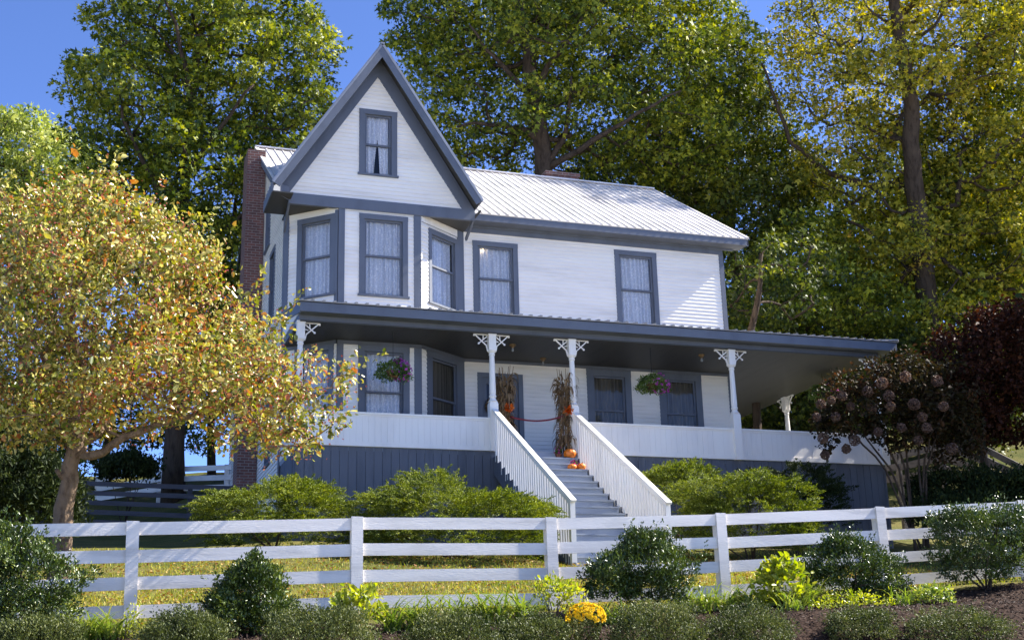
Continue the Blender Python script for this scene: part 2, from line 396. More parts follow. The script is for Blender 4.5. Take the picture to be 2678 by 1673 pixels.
# left wall (seen at a grazing angle), outward normal is -x
FLW = frame((XL, YBK), (0, -1)); LW = YBK
ridge_y, ridge_z, eave_z = 5.215, 9.93, 6.30
sl_ = (ridge_z - eave_z) / (ridge_y + .45)
def roofz(y): return eave_z + sl_ * ((y + .45) if y < ridge_y else (2 * ridge_y + .45 - y))
hl = [window(FLW, LW - 2.4, LW - 1.5, 3.9, 5.8, cw=.1, label='upper side window'), window(FLW, LW - 3.4, LW - 2.6, 6.2, 7.7, cw=.1, label='small attic side window'),
      window(FLW, LW - 2.4, LW - 1.5, .25, 2.2, cw=.1)]
siding(wallmb, FLW, 0, LW, ZF, 9.8, hl, lo=lambda z: max(0, (z - 6.0) / sl_ - .3) if z > 6.2 else 0, hi=lambda z: LW - (max(0, (z - 6.0) / sl_ - .3) if z > 6.2 else 0))
FRW = frame((XW, 0), (0, 1))
siding(wallmb, FRW, 0, LW, -.1, 9.8, [], lo=lambda z: max(0, (z - 6.0) / sl_ - .3) if z > 6.2 else 0, hi=lambda z: LW - (max(0, (z - 6.0) / sl_ - .3) if z > 6.2 else 0))
FBW = frame((XW, YBK), (-1, 0)); siding(wallmb, FBW, 0, XW - XL, -.6, 6.2, [], e=.2)
# front gable wall
gx, gzb = -2.41, 6.2
FG = frame((0, YB), (1, 0))
tri = lambda z: max(0., (9.50 - z) / (9.50 - 6.2)) * 2.13
hg = [window(FG, -2.87, -1.925, 6.9, 8.6, cw=.14, gap=True, label='gable window with parted lace curtains', meet=7.68)]
siding(wallmb, FG, 0, 0, 6.2, 9.5, hg, lo=lambda z: gx - tri(z) - .05, hi=lambda z: gx + tri(z) + .05)
wallmb.build('wall', SIDING, house, fix=False)
# dark rooms
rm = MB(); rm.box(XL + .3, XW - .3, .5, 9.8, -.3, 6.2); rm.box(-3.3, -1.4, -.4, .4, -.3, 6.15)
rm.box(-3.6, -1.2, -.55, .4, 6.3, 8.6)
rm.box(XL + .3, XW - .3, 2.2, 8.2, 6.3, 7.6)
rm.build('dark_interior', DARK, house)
# ---- trim: corner boards, friezes, bands
for Fk, a0, a1, n1, z0, z1 in ((FC, 0.0, .15, .034, -.1, 6.0), (FC, WC - .17, WC + .01, .034, -.1, 6.0), (FLt, -.01, .12, .034, ZF + 2.5, 6.0), (FRt, WR - .22, WR - .02, .036, -.1, 5.99),
        (FLt, WL - .08, WL, .03, 3.4, 5.9), (FF, XW - .11, XW + .02, .034, -.1, 6.0), (FF, 0.0, .04, .03, 3, 6.0), (FLW, LW - .12, LW + .02, .034, ZF, 6.1), (FRW, 0, .12, .034, -.1, 6.1)):
    t = MB(); t.fbox(Fk, a0, a1, 0, n1, z0, z1); t.build('corner_board', GREY, house)
wt = MB(); wt.fbox(FLt, .12, WL - .08, 0, .028, 5.86, 5.985); wt.fbox(FRt, .03, WR - .22, 0, .028, 5.8, 5.985)
wt.fbox(FC, .15, WC - .17, 0, .02, 5.9, 5.985); wt.build('white_frieze', WHITE, house)
t = MB(); t.fbox(FF, 0.03, XW, .0, .045, 6.005, 6.19); t.fbox(FF, 0.03, XW + .3, .045, .09, 6.13, 6.19)
t.build('frieze_board', GREY, house)
# porch-level wall frieze
t = MB(); t.fbox(FF, 0, XW, 0, .05, 2.61, 2.70); t.fbox(FC, 0, WC, 0, .05, 2.6, 2.70); t.fbox(FLt, 0, WL, 0, .05, 2.6, 2.7); t.fbox(FRt, 0, WR, 0, .05, 2.6, 2.7)
t.build('porch_wall_frieze', GREY, house)
# ---- main roof
rf = MB()
x0, x1 = XL - .16, 7.94
def slab(mb, A, B, C_, D_, th):
    A, B, C_, D_ = [np.array(q, float) for q in (A, B, C_, D_)]; n = np.cross(B - A, D_ - A); n /= np.linalg.norm(n)
    if n[2] < 0: n = -n
    mb.hexa([A - n * th, B - n * th, C_ - n * th, D_ - n * th, A, B, C_, D_]); return n
zt = roofz(-.47) + .09; zr = roofz(ridge_y) + .09
nF = slab(rf, (x0, -.47, zt), (x1, -.47, zt), (x1, ridge_y, zr), (x0, ridge_y, zr), .03)
nB = slab(rf, (x1, 2 * ridge_y + .47, zt), (x0, 2 * ridge_y + .47, zt), (x0, ridge_y, zr), (x1, ridge_y, zr), .03)
k = 0; x = x1 - .02
while x > x0:
    if x > -.0 - 3.2 or True:
        rf.bar(np.array((x, -.475, zt)) + nF * .014, np.array((x, ridge_y, zr)) + nF * .014, .028, .03, up=(0, 0, 1))
    x -= .235
rf.bar((x0 - .01, ridge_y, zr + .02), (x1 + .01, ridge_y, zr + .02), .22, .03)
for X in (x0 + .01, x1 - .01): rf.bar(np.array((X, -.475, zt)) + nF * .012, np.array((X, ridge_y, zr)) + nF * .012, .06, .05)
rf.build('roof', ROOF, house)
t = MB()   # eave fascia, soffit, rakes
t.box(x0 + .02, x1 - .02, -.46, -.425, 6.18, zt - .035); t.box(x0 + .02, x1 - .04, -.425, .0, 6.185, 6.20)
for X, X2 in ((x1 - .04, x1 - .005), (x0 + .005, x0 + .04)):
    for s in (1, -1):
        yy = lambda y: y if s == 1 else 2 * ridge_y - y
        t.prism([(X, yy(-.46), zt - .04), (X, yy(ridge_y), zr - .04), (X, yy(ridge_y), zr - .24), (X, yy(-.46), zt - .22)], (X2 - X, 0, 0))
t.build('fascia', GREY, house)
for a, b in ((XW, x1 - .04), (x0 + .04, XL)):
    t = MB()
    for s in (1, -1):
        yy = lambda y: y if s == 1 else 2 * ridge_y - y
        t.add([(a, yy(0), roofz(0) - .06), (b, yy(0), roofz(0) - .06), (b, yy(ridge_y), roofz(ridge_y) - .06), (a, yy(ridge_y), roofz(ridge_y) - .06)], [(0, 1, 2, 3)])
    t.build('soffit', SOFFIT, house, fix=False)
# ---- front gable roof
AP = (gx + .01, 10.20)                     # apex x, z
LT = (-4.99, 6.27); RTp = (.12, 6.30)
y0g, y1g = -1.48, 5.3
g = MB()
for T in (LT, RTp):
    A = (T[0], y0g, T[1]); B = (T[0], .0, T[1]); C_ = (AP[0], y1g, AP[1]); D_ = (AP[0], y0g, AP[1])
    n = slab(g, A, B, C_, D_, .035)
    for s in range(0, 29):
        yy = y0g + .02 + s * .235; kk = max(0, (yy - 0.) / (y1g - 0.)); lo_ = np.array(T) + (np.array(AP) - np.array(T)) * kk
        if kk > .97: continue
        g.bar(np.array((lo_[0], yy, lo_[1])) + n * .014, np.array((AP[0], yy, AP[1])) + n * .014, .028, .03, up=(0, 1, 0))
g.bar((AP[0], y0g - .01, AP[1] + .005), (AP[0], y1g, AP[1] + .005), .1, .05)
g.build('gable_roof', GALV, house)
g = MB()  # rake boards along the front edge + soffit under the rake + trim board on the wall
for T, sg in ((LT, -1), (RTp, 1)):
    d = np.array([AP[0] - T[0], AP[1] - T[1]]); d /= np.linalg.norm(d); pn = np.array([d[1] * -sg * -1, 0]);
    nrm = np.array([-d[1], d[0]]) * (1 if sg == 1 else -1)
    if nrm[1] > 0: nrm = -nrm
    o0 = np.array(T) + nrm * .037; o1 = np.array(AP) + nrm * .037
    i0 = o0 + nrm * .14; 
    # intersection of inner line with x=AP x
    k1 = (AP[0] - o1[0]) / d[0]; p1 = o1 + d * k1
    i1 = np.array(T) + nrm * .20; k2 = (AP[0] - i1[0]) / d[0]; p2 = i1 + d * k2
    g.prism([(o0[0], y0g + .01, o0[1]), (p1[0], y0g + .01, p1[1]), (p2[0], y0g + .01, p2[1]), (i1[0], y0g + .01, i1[1])], (0, .03, 0))
g.build('rake_board', GREY, house)
g = MB()
for T, sg in ((LT, -1), (RTp, 1)):
    d = np.array([AP[0] - T[0], AP[1] - T[1]]); d /= np.linalg.norm(d); nrm = np.array([-d[1], d[0]])
    if nrm[1] > 0: nrm = -nrm
    i1 = np.array(T) + nrm * .09; k2 = (AP[0] - i1[0]) / d[0]; p2 = i1 + d * k2
    g.add([(i1[0], y0g + .04, i1[1]), (i1[0], -.9, i1[1]), (p2[0], -.9, p2[1]), (p2[0], y0g + .04, p2[1])], [(0, 1, 2, 3)])
# boxed eave ends and flat soffit over the bay
g.box(-4.98, -4.5, -1.44, .0, 6.03, 6.06); g.box(.03, .08, -1.44, .0, 6.03, 6.06)
g.box(-4.5, .03, -.998, .3, 5.99, 6.03)
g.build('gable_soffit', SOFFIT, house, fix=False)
g = MB()
# flat side fascia closing the eave box
g.box(-5.0, -4.97, -1.44, .0, 6.03, 6.25)
g.add([(-4.98, -1.44, 6.06), (-4.55, -1.05, 6.0), (-4.55, -1.05, 6.35), (-4.98, -1.44, 6.28)], [(0, 1, 2, 3)])
for sg in (-1, 1):
    a0 = gx + sg * 2.13; oz = 6.2
    outer = (-4.87 if sg < 0 else .03)
    g.prism([(a0 + .0, YB - .05, 6.2), (gx, YB - .05, 9.50), (gx, YB - .05, 10.06), (outer, YB - .05, 6.2)], (0, .06, 0))
g.box(-4.55, .03, YB - .06, YB + .03, 5.93, 6.205)
g.box(-4.87, -4.55, YB - .05, YB + .01, 6.05, 6.2)
g.bar((-4.53, -1.0, 5.95), (-4.5, -.15, 5.55), .05, .09); g.bar((.0, -1.0, 5.95), (.02, -.3, 5.7), .05, .09)
g.build('gable_trim', GREY, house)
# ---- chimneys
def chimney(x0, x1, y0, y1, z0, z1, cap=True):
    m = MB(); m.box(x0, x1, y0, y1, z0, z1 - .3); m.box(x0 - .03, x1 + .03, y0 - .03, y1 + .03, z1 - .3, z1 - .12); m.box(x0 - .055, x1 + .055, y0 - .055, y1 + .055, z1 - .12, z1)
    m.build('chimney', BRICK, house)
m = MB(); m.box(-4.97, XL - .03, 3.82, 4.7, ZF, 9.35); m.build('chimney', BRICK, house)
chimney(4.55, 5.6, 5.75, 6.5, 8.5, 10.52)
# ---- porch
dk = MB(); dk.box(XL, X5, YP + .02, -.0, -.13, -.0); dk.box(XW, X5, 0.0, YRE, -.13, -.0); dk.build('porch_floor', STEPM, house)
cl = MB(); cl.box(XL + .02, XR - .35, YR + .3, -.02, 2.68, 2.71); cl.box(XW + .03, XR - .35, -.02, YRE, 2.68, 2.71)
x = XL + .1
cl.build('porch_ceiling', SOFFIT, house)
bm_ = MB(); bm_.box(XL, X5 + .09, YP - .09, YP + .07, 2.70, 2.86); bm_.box(X5 - .07, X5 + .09, YP + .07, YRE, 2.70, 2.86); bm_.box(XL, XL + .15, YP + .07, 0, 2.70, 2.86)
bm_.box(XL, XR - .05, YR + .03, YP - .09, 2.83, 2.85); bm_.box(X5 + .09, XR - .05, YP - .09, YRE, 2.83, 2.85)
bm_.build('porch_beam', GREY, house)
fa = MB(); fa.box(XL - .04, XR, YR, YR + .035, 2.82, 3.03); fa.box(XR - .035, XR, YR + .035, YRE + .2, 2.82, 3.03)
fa.prism([(XL - .04, YR + .035, 2.80), (XL - .04, 0, 3.30), (XL - .04, 0, 3.5), (XL - .04, YR + .035, 3.03)], (.04, 0, 0))
fa.build('porch_fascia', GREY, house)
wg = MB(); wg.prism([(XL - .01, YP - .09, 2.87), (XL - .01, -.02, 2.87), (XL - .01, -.02, 3.32), (XL - .01, YP - .09, 2.92)], (.03, 0, 0)); wg.build('porch_end_gable', WHITE, house)
pr = MB(); zw = 3.52; e0 = 3.06
P00 = (XL - .06, YR - .04, e0); P10 = (XR + .04, YR - .04, e0); P11 = (XW, 0, zw); P01 = (XL - .06, 0, zw); P20 = (XR + .04, YRE + .25, e0); P21 = (XW, YRE + .25, zw)
def cslab(A, B, C_, D_, th=.02): slab(pr, A, B, C_, D_, th)
cslab(P00, P10, P11, P01); cslab(P10, P20, P21, P11)
def ribs(xa, xb, fn, step=.24):
    x = xa
    while x < xb: fn(x); x += step
def rib_front(x):
    top = (x, 0, zw) if x < XW else None
    if top is None:
        tt = (P10[0] - x) / (P10[0] - XW); top = (x, P10[1] + tt * (0 - P10[1]), e0 + tt * (zw - e0))
    pr.bar((x, P00[1] - .012, e0 + .012), (top[0], top[1], top[2] + .012), .05, .035)
ribs(XL, XR, rib_front)
def rib_side(y):
    if y < 0: tt = (y - P10[1]) / (0 - P10[1]); bx = P10[0] + tt * (XW - P10[0]); bz = e0 + tt * (zw - e0)
    else: bx, bz = XW, zw
    pr.bar((P10[0] + .012, y, e0 + .012), (bx, y, bz + .012), .05, .035)
ribs(P10[1] + .2, YRE + .2, rib_side)
pr.bar((P10[0], P10[1], e0 + .03), (XW, 0, zw + .03), .16, .03)
pr.build('porch_roof', PROOF, house)
# solid porch railing with cap and floor fascia
def panel(m, xa, xb, y, axis='x'):
    B = (lambda a, b, n0, n1, z0, z1: m.box(a, b, y + n0, y + n1, z0, z1)) if axis == 'x' else (lambda a, b, n0, n1, z0, z1: m.box(y + n0, y + n1, a, b, z0, z1))
    L = xb - xa; n = max(1, round(L / .14)); wv = L / n
    for i in range(n):
        j = random.uniform(-.003, .003); B(xa + i * wv + .0012, xa + (i + 1) * wv - .0012, -.025 + j, .02 + j, .06, .66)
    B(xa, xb, -.015, .015, .05, .67)
    B(xa, xb, -.055, .05, .68, .725); B(xa, xb, -.035, .032, .64, .68); B(xa, xb, -.04, .035, -.03, .07)
for q in ((XL + .05, -.09, YP), (2.06, 6.15 - .1, YP), (6.15 + .1, X5 - .1, YP), (YP + .1, 2.1, X5, 'y'), (2.25, YRE - .1, X5, 'y'), (YP + .05, -.02, XL + .03, 'y')):
    rl = MB(); panel(rl, *q); rl.build('porch_railing', WHITE, house)
sk = MB()
x = XL + .0
while x < X5:
    wv = .19; j = random.uniform(-.006, .006)
    if not (-.02 < x < 1.9):
        sk.box(x + .004, min(x + wv - .004, X5), YP + .01 + j, YP + .035 + j, -4.0, -.035)
    x += wv
y = YP + .05
while y < YRE:
    j = random.uniform(-.005, .005); sk.box(X5 - .03 + j, X5 - .005 + j, y + .004, y + .186, -3.4, -.035)
    sk.box(XL + .005 + j, XL + .03 + j, y + .004, y + .186, -3.4, -.035) if y < -.15 else None
    y += .19
sk.box(XL + .01, X5 - .04, YP + .045, YP + .06, -4.0, -.03)
sk.build('porch_skirt', SKIRTM, house)
# porch posts with fretwork brackets
def post(x, y, sides='lr', axis='x'):
    m = MB(); h = .085
    m.box(x - h - .012, x + h + .012, y - h - .012, y + h + .012, 2.655, 2.705)
    m.box(x - h, x + h, y - h, y + h, 2.30, 2.66)
    q = math.sqrt(2)
    m.lathe((x, y, 0), [(.05, 2.295), (.118 * .95, 2.30), (.085, 2.26), (.062, 2.24), (.072, 2.215), (.072, 2.19), (.058, 2.17), (.064, 1.95), (.072, 1.5), (.076, 1.30), (.066, 1.27), (.082, 1.24), (.082, 1.21), (.064, 1.18), (.09, 1.13), (.118, 1.10), (.05, 1.095)], 12)
    m.hexa([(x - .098, y - .098, 1.05), (x + .098, y - .098, 1.05), (x + .098, y + .098, 1.05), (x - .098, y + .098, 1.05), (x - .07, y - .07, 1.12), (x + .07, y - .07, 1.12), (x + .07, y + .07, 1.12), (x - .07, y + .07, 1.12)])
    m.box(x - .098, x + .098, y - .098, y + .098, -.04, 1.05)
    o = m.build('porch_post', WHITE, house)
    for s in sides:
        b = MB(); sg = -1 if s in 'l' else 1
        def Pt(a, z): return (x + sg * a, y, z) if axis == 'x' else (x, y + sg * a, z)
        up = (0, 1, 0) if axis == 'x' else (1, 0, 0)
        b.bar(Pt(.085, 2.675), Pt(.43, 2.675), .028, .04, up); b.bar(Pt(.40, 2.665), Pt(.13, 2.42), .026, .03, up); b.bar(Pt(.13, 2.43), Pt(.095, 2.28), .026, .035, up)
        b.bar(Pt(.10, 2.64), Pt(.30, 2.47), .024, .024, up); b.bar(Pt(.20, 2.655), Pt(.205, 2.56), .02, .02, up); b.bar(Pt(.10, 2.53), Pt(.17, 2.51), .02, .02, up)
        c = Pt(.31, 2.46); b.box(c[0] - .02, c[0] + .02, c[1] - .016, c[1] + .016, c[2] - .02, c[2] + .02)
        c = Pt(.42, 2.65); b.box(c[0] - .018, c[0] + .018, c[1] - .016, c[1] + .016, c[2] - .02, c[2] + .02)
        b.build('bracket', WHITE, o)
post(-4.40, YP, 'r'); post(0, YP); post(1.965, YP); post(6.15, YP); post(X5, YP, 'l'); post(X5, 2.17, 'lr', 'y'); post(X5, YRE - .1, 'l', 'y')
# door
m = MB(); m.fbox(FF, .34, .46, -.06, .04, 0, 2.355); m.fbox(FF, 1.40, 1.52, -.06, .04, 0, 2.355); m.fbox(FF, .46, 1.40, -.06, .04, 2.235, 2.355)
dr = m.build('door', GREY, house)
m = MB(); m.fbox(FF, .46, .58, -.05, -.01, 0, 2.235); m.fbox(FF, 1.28, 1.40, -.05, -.01, 0, 2.235); m.fbox(FF, .58, 1.28, -.05, -.01, 2.08, 2.235); m.fbox(FF, .58, 1.28, -.05, -.01, 0, .75); m.fbox(FF, .58, 1.28, -.045, -.015, 1.32, 1.40)
m.build('door_leaf', GREY, dr)
m = MB(); m.add([FF(.58, -.03, .75), FF(1.28, -.03, .75), FF(1.28, -.03, 2.08), FF(.58, -.03, 2.08)], [(0, 1, 2, 3)]); m.build('pane', GLASS, dr, fix=False)
m = MB(); m.lathe((.55, -.0, 1.05), [(.012, 0), (.03, .01), (.03, .05), (.01, .06)], 10); m.build('handle', flat('aged_brass', (.5, .35, .12), .3, metal=1), dr)
# ---- steps
NS = 17; y_a, y_b, z_a, z_b = YP, -6.95, 0.0, -3.0
run = (y_a - y_b) / NS; rise = (z_a - z_b) / NS
st = MB(); rs = MB()
for i in range(NS):
    yt = y_a - i * run; zt_ = z_a - (i + 1) * rise
    st.box(.06, 1.91, yt - run - .03, yt + .0, zt_ - .035, zt_)
    rs.box(.065, 1.905, yt - .0 + .001, yt + .02, zt_ - .036, zt_ + rise - .036)
st.build('stair_treads', STEPM, house); rs.build('stair_risers', STEPM, house)
st = MB()
for X in (.0, 1.965):
    P = [(X - .02, y_a, -.03)]
    for i in range(NS):
        yt = y_a - i * run; P += [(X - .02, yt - run - .02, -.03 - (i + 1) * rise + rise * .0)]
    st.prism([(X - .02, y_a, -.2), (X - .02, y_b - .05, z_b + .02), (X - .02, y_b - .05, z_b - .25), (X - .02, y_b + .3, z_b - .3), (X - .02, y_a, -.55)], (.04, 0, 0))
    for i in range(NS): yt = y_a - i * run; zt_ = z_a - (i + 1) * rise; st.box(X - .022, X + .022, yt - run, yt, zt_ - .22, zt_ - .0)
st.build('stair_stringer', SKIRTM, house)
for X in (.0, 1.965):
    m = MB(); za, zb = .93, -1.84
    m.bar((X, y_a - .05, za), (X, y_b - .08, zb), .115, .045); m.bar((X, y_a - .05, za - .06), (X, y_b - .0, zb - .06), .04, .07)
    m.box(X - .05, X + .05, y_b - .02, y_b + .09, -3.1, zb + .02)
    rr = m.build('stair_railing', WHITE, house)
    nb = 34
    for i in range(nb):
        ff = (i + .6) / nb; yy = y_a - .1 + (y_b + .05 - y_a + .1) * ff; zt_ = za + (zb - za) * ff - .05; stp = z_a - (math.floor((y_a - yy) / run) + 1) * rise
        b = MB(); b.box(X - .022 + random.uniform(-.003, .003), X + .022, yy - .022, yy + .022, stp - .13, zt_); b.build('baluster', WHITE, rr)

# ================================================================== white front fence
fpx = [(-13.35, -3.45), (-10.75, -3.33), (-8.135, -3.236), (-5.505, -3.137), (-2.95, -3.10), (-.50, -3.0), (2.04, -2.863), (4.49, -2.718), (6.95, -2.56), (9.4, -2.4)]
fence = empty('board_fence', (-8.1, -13.7, -4.4)); tag(fence, 'white four-board fence running along the front of the lawn', 'fence')
YF = -13.7
for i, (fx, fz) in enumerate(fpx):
    m = MB(); lean = random.uniform(-.012, .012) - (.02 if fx < -7 else 0)
    # post and its facing board
    def pp(a, b, c, d, z0, z1): m.hexa([(fx + a + lean * 0, YF + c, z0), (fx + b, YF + c, z0), (fx + b, YF + d, z0), (fx + a, YF + d, z0), (fx + a + lean, YF + c, z1), (fx + b + lean, YF + c, z1), (fx + b + lean, YF + d, z1), (fx + a + lean, YF + d, z1)])
    pp(-.072, .072, -.048, -.022, fz - 1.18, fz + .012)
    pp(-.06, .05, .005, .11, gz(fx, YF) - .3, fz + .004)
    m.build('post', FENCEW, fence)
for (a, za), (b, zb) in zip(fpx[:-1], fpx[1:]):
    for k in range(4):
        m = MB(); ja, jb = random.uniform(-.006, .006), random.uniform(-.006, .006); dz = .074 + .315 * k
        m.hexa([(a + .002, YF - .02, za - dz - .074 + ja), (b - .002, YF - .02, zb - dz - .074 + jb), (b - .002, YF + .003, zb - dz - .074 + jb), (a + .002, YF + .003, za - dz - .074 + ja),
                (a + .002, YF - .02, za - dz + .074 + ja), (b - .002, YF - .02, zb - dz + .074 + jb), (b - .002, YF + .003, zb - dz + .074 + jb), (a + .002, YF + .003, za - dz + .074 + ja)])
        m.build('rail', FENCEW, fence)

def rail_fence(name, label, pts, mat, h=1.15, nr=4, bw=.14, pitch=.28):
    """pts: list of (x,y,z_top)"""
    F = empty(name, pts[0]); tag(F, label, 'fence')
    for p in pts:
        m = MB(); m.box(p[0] - .06, p[0] + .06, p[1] - .06, p[1] + .06, min(gz(p[0], p[1]), p[2] - h) - .3, p[2] + .02); m.build('post', mat, F)
    for p, q in zip(pts[:-1], pts[1:]):
        for k in range(nr):
            m = MB(); a = np.array(p) - (0, .08, bw / 2 + pitch * k + random.uniform(-.01, .01)); b = np.array(q) - (0, .08, bw / 2 + pitch * k + random.uniform(-.01, .01))
            m.bar(a, b, .028, bw); m.build('rail', mat, F)
rail_fence('board_fence', 'white three-board fence on the hillside left of the brick chimney', [tuple(at(230, 1128, 41)), tuple(at(378, 1104, 40)), tuple(at(536, 1099, 39)), tuple(at(690, 1092, 38))], FENCEW, nr=3, bw=.16, pitch=.30)
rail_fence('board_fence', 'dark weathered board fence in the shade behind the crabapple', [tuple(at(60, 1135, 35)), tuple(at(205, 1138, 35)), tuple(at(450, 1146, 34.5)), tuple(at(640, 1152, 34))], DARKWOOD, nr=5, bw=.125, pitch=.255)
rail_fence('board_fence', 'weathered grey board fence on the slope right of the porch', [tuple(at(2010, 1078, 37)), tuple(at(2120, 1070, 36)), tuple(at(2222, 1045, 35)), tuple(at(2330, 1085, 33)), tuple(at(2440, 1130, 31))], WOODOLD, nr=3, bw=.19, pitch=.32)
rail_fence('board_fence', 'weathered board fence at the right edge, higher on the slope', [tuple(at(2325, 1055, 38)), tuple(at(2450, 1120, 35)), tuple(at(2560, 1170, 32))], WOODOLD, nr=3, bw=.19, pitch=.32)

# ================================================================== foliage machinery
def bd(u, d):
    """the bed follows the fence, which lies farther off towards the right"""
    return d + .00166 * max(0, u - 400) if d < 15 else d
def unit(a): return a / (np.linalg.norm(a, axis=-1, keepdims=True) + 1e-9)
def leaves(name, pos, size, axis, normal, mat, parent=None, kind='leaf', aspect=.55, fold=.25):
    """one small mesh per leaf, all in one array mesh"""
    n = len(pos); axis = unit(axis); normal = unit(normal - (normal * axis).sum(-1, keepdims=True) * axis); side = np.cross(axis, normal)
    L = size[:, None]; W = L * aspect * .5
    if kind == 'quad':
        V = np.stack([pos, pos + axis * L * .5 + side * W + normal * L * .05, pos + axis * L, pos + axis * L * .5 - side * W + normal * L * .05], 1)
        F = np.arange(n)[:, None] * 4 + np.array([0, 1, 2, 3])
    elif kind == 'leaf':
        drp = normal * (-L * .12)
        V = np.stack([pos, pos + axis * L * .35 + side * W + normal * W * fold, pos + axis * L * .72 + side * W * .75 + normal * W * fold, pos + axis * L + drp,
                      pos + axis * L * .72 - side * W * .75 + normal * W * fold, pos + axis * L * .35 - side * W + normal * W * fold], 1)
        F = (np.arange(n)[:, None, None] * 6 + np.array([[0, 1, 2, 3], [0, 3, 4, 5]])).reshape(-1, 4)
    elif kind == 'lobed':   # oak/maple like outline: two crossed wedges sharing the base
        a2 = unit(axis + side * .95); a3 = unit(axis - side * .95)
        V = np.stack([pos, pos + axis * L * .45 + side * W * .45, pos + axis * L, pos + axis * L * .45 - side * W * .45,
                      pos + a2 * L * .8 + normal * L * .1, pos + a3 * L * .8 + normal * L * .1, pos + axis * L * .25 + side * W * .8, pos + axis * L * .25 - side * W * .8], 1)
        F = (np.arange(n)[:, None, None] * 8 + np.array([[0, 1, 2, 3], [0, 6, 4, 1], [0, 3, 5, 7]])).reshape(-1, 4)
    me = npmesh(name, V.reshape(-1, 3), F)
    return link(name, me, mat, parent)
def rdir(n, up=0.): 
    d = rng.normal(size=(n, 3)); d[:, 2] += up; return unit(d)
def blob_pts(blobs, n, shell=.5, mind=None):
    """n spots inside a union of ellipsoids given as (u,v,ru,rv,depth[,rd])"""
    C_, Rr = [], []
    for b in blobs:
        u, v_, ru, rv, d = b[:5]; rd = b[5] if len(b) > 5 else (ru + rv) / 2 * px(d)
        C_.append(at(u, v_, d)); Rr.append((ru * px(d), rd, rv * px(d)))
    C_ = np.array(C_); Rr = np.array(Rr); w_ = Rr.prod(1) ** .75; w_ /= w_.sum()
    out = []; tries = 0
    H = unit(np.array([[FW[0], FW[1], 0]]))[0]; Rh = np.array([H[1], -H[0], 0])
    while len(out) < n and tries < n * 12:
        tries += 1; k = rng.choice(len(C_), p=w_); d = rng.normal(size=3); d /= np.linalg.norm(d)
        r = rng.uniform(shell, 1) ** (1 / 2.2); o = d * r * Rr[k]
        p = C_[k] + Rh * o[0] + H * o[1] + np.array([0, 0, o[2]])
        if mind and out and min(((np.array(out) - p) ** 2).sum(1)) < mind * mind: continue
        out.append(p)
    return np.array(out)
def skeleton(mb, trunk, trad, tips, tip_r=.012, nseg=4, bow=.12, sides=5, nlimb=None):
    """grow branches from a given trunk path to the leaf clusters; radii by pipe model"""
    nodes = [np.array(p, float) for p in trunk]; par = [i - 1 for i in range(len(nodes))]; isT = len(nodes)
    order = np.argsort([min(np.linalg.norm(t - q) for q in nodes) for t in tips])
    chains = []; arr = np.array(nodes)
    for k in order:
        t = tips[k]; d = t - arr; L = np.linalg.norm(d, axis=1) + 1e-6
        cost = L * (1 + .9 * np.clip(-d[:, 2] / L, 0, 1)); cost[:max(1, isT // 3)] += 2.5
        j = int(np.argmin(cost)); a = arr[j]; ch = [j]; prev = j
        Lj = L[j]; jit = rng.normal(size=3) * Lj * bow; ns = max(2, min(nseg, int(Lj / .5) + 1))
        for s in range(1, ns + 1):
            f_ = s / ns; p = a + (t - a) * f_ + jit * math.sin(math.pi * f_) - np.array([0, 0, 1]) * Lj * .06 * math.sin(math.pi * f_)
            nodes.append(p); par.append(prev); prev = len(nodes) - 1; ch.append(prev)
        arr = np.array(nodes); chains.append(ch)
    cnt = np.zeros(len(nodes))
    for ch in chains: cnt[ch[-1]] += 1
    for i in range(len(nodes) - 1, 0, -1):
        if par[i] >= 0: cnt[par[i]] += cnt[i]
    rad = tip_r * np.maximum(cnt, 1) ** .44
    tr = np.array(trad); 
    mb.tube([nodes[i] for i in range(isT)], list(tr), 10)
    cap_ = tr.max() * .62
    for ch in chains:
        rs_ = [min(rad[i], cap_) for i in ch]; rs_[0] = rs_[1] * 1.15
        mb.tube([nodes[i] for i in ch], rs_, sides, cap=False)
def foliage(tips, per, rad, size, flatn=.6, szvar=.3, updir=.5):
    m = len(tips); c = np.repeat(tips, per, 0); n = len(c)
    cs = np.repeat(rng.uniform(.65, 1.25, size=(m, 1)), per, 0)
    d = rdir(n); r = rng.uniform(0, 1, (n, 1)) ** .45
    o = d * r * rad * cs; o[:, 2] *= flatn
    # hang slightly towards the edge
    o[:, 2] -= .12 * (np.hypot(o[:, 0], o[:, 1])) ** 1.3
    pos = c + o; ax = unit(unit(o + 1e-6) * .6 + rng.normal(size=(n, 3)) * .7 + np.array([0, 0, -.25]))
    nm = unit(rng.normal(size=(n, 3)) * .75 + np.array([SUN[0] * .35, SUN[1] * .35, updir + .3]))
    sz = size * np.exp(rng.normal(size=n) * szvar)
    return pos, sz, ax, nm
def tree(name, label, trunk, trad, blobs, ncl, per, rad, size, mat, bark=BARK, kind='quad', group=None, cat='tree', shell=.35, mind=None, aspect=.75, tip_r=.014, flatn=.6, bow=.12, extra=None):
    T = empty(name, trunk[0]); tag(T, label, cat, group)
    if mind is None and kind == 'lobed': mind = .78; rad *= .92; per = int(per * 1.12)
    tips = blob_pts(blobs, ncl, shell, mind)
    mb = MB(); skeleton(mb, trunk, trad, tips, tip_r, bow=bow); mb.build('trunk', bark, T, smooth=True, fix=False)
    pos, sz, ax, nm = foliage(tips, per, rad, size, flatn)
    leaves('crown', pos, sz, ax, nm, mat, T, kind, aspect)
    return T, tips
def path(pts, n=8, wob=.06):
    """smooth polyline through points"""
    P = [np.array(p, float) for p in pts]; out = []
    for a, b in zip(P[:-1], P[1:]):
        for s in range(n): out.append(a + (b - a) * s / n + rng.normal(size=3) * wob * .3)
    out.append(P[-1]); return out
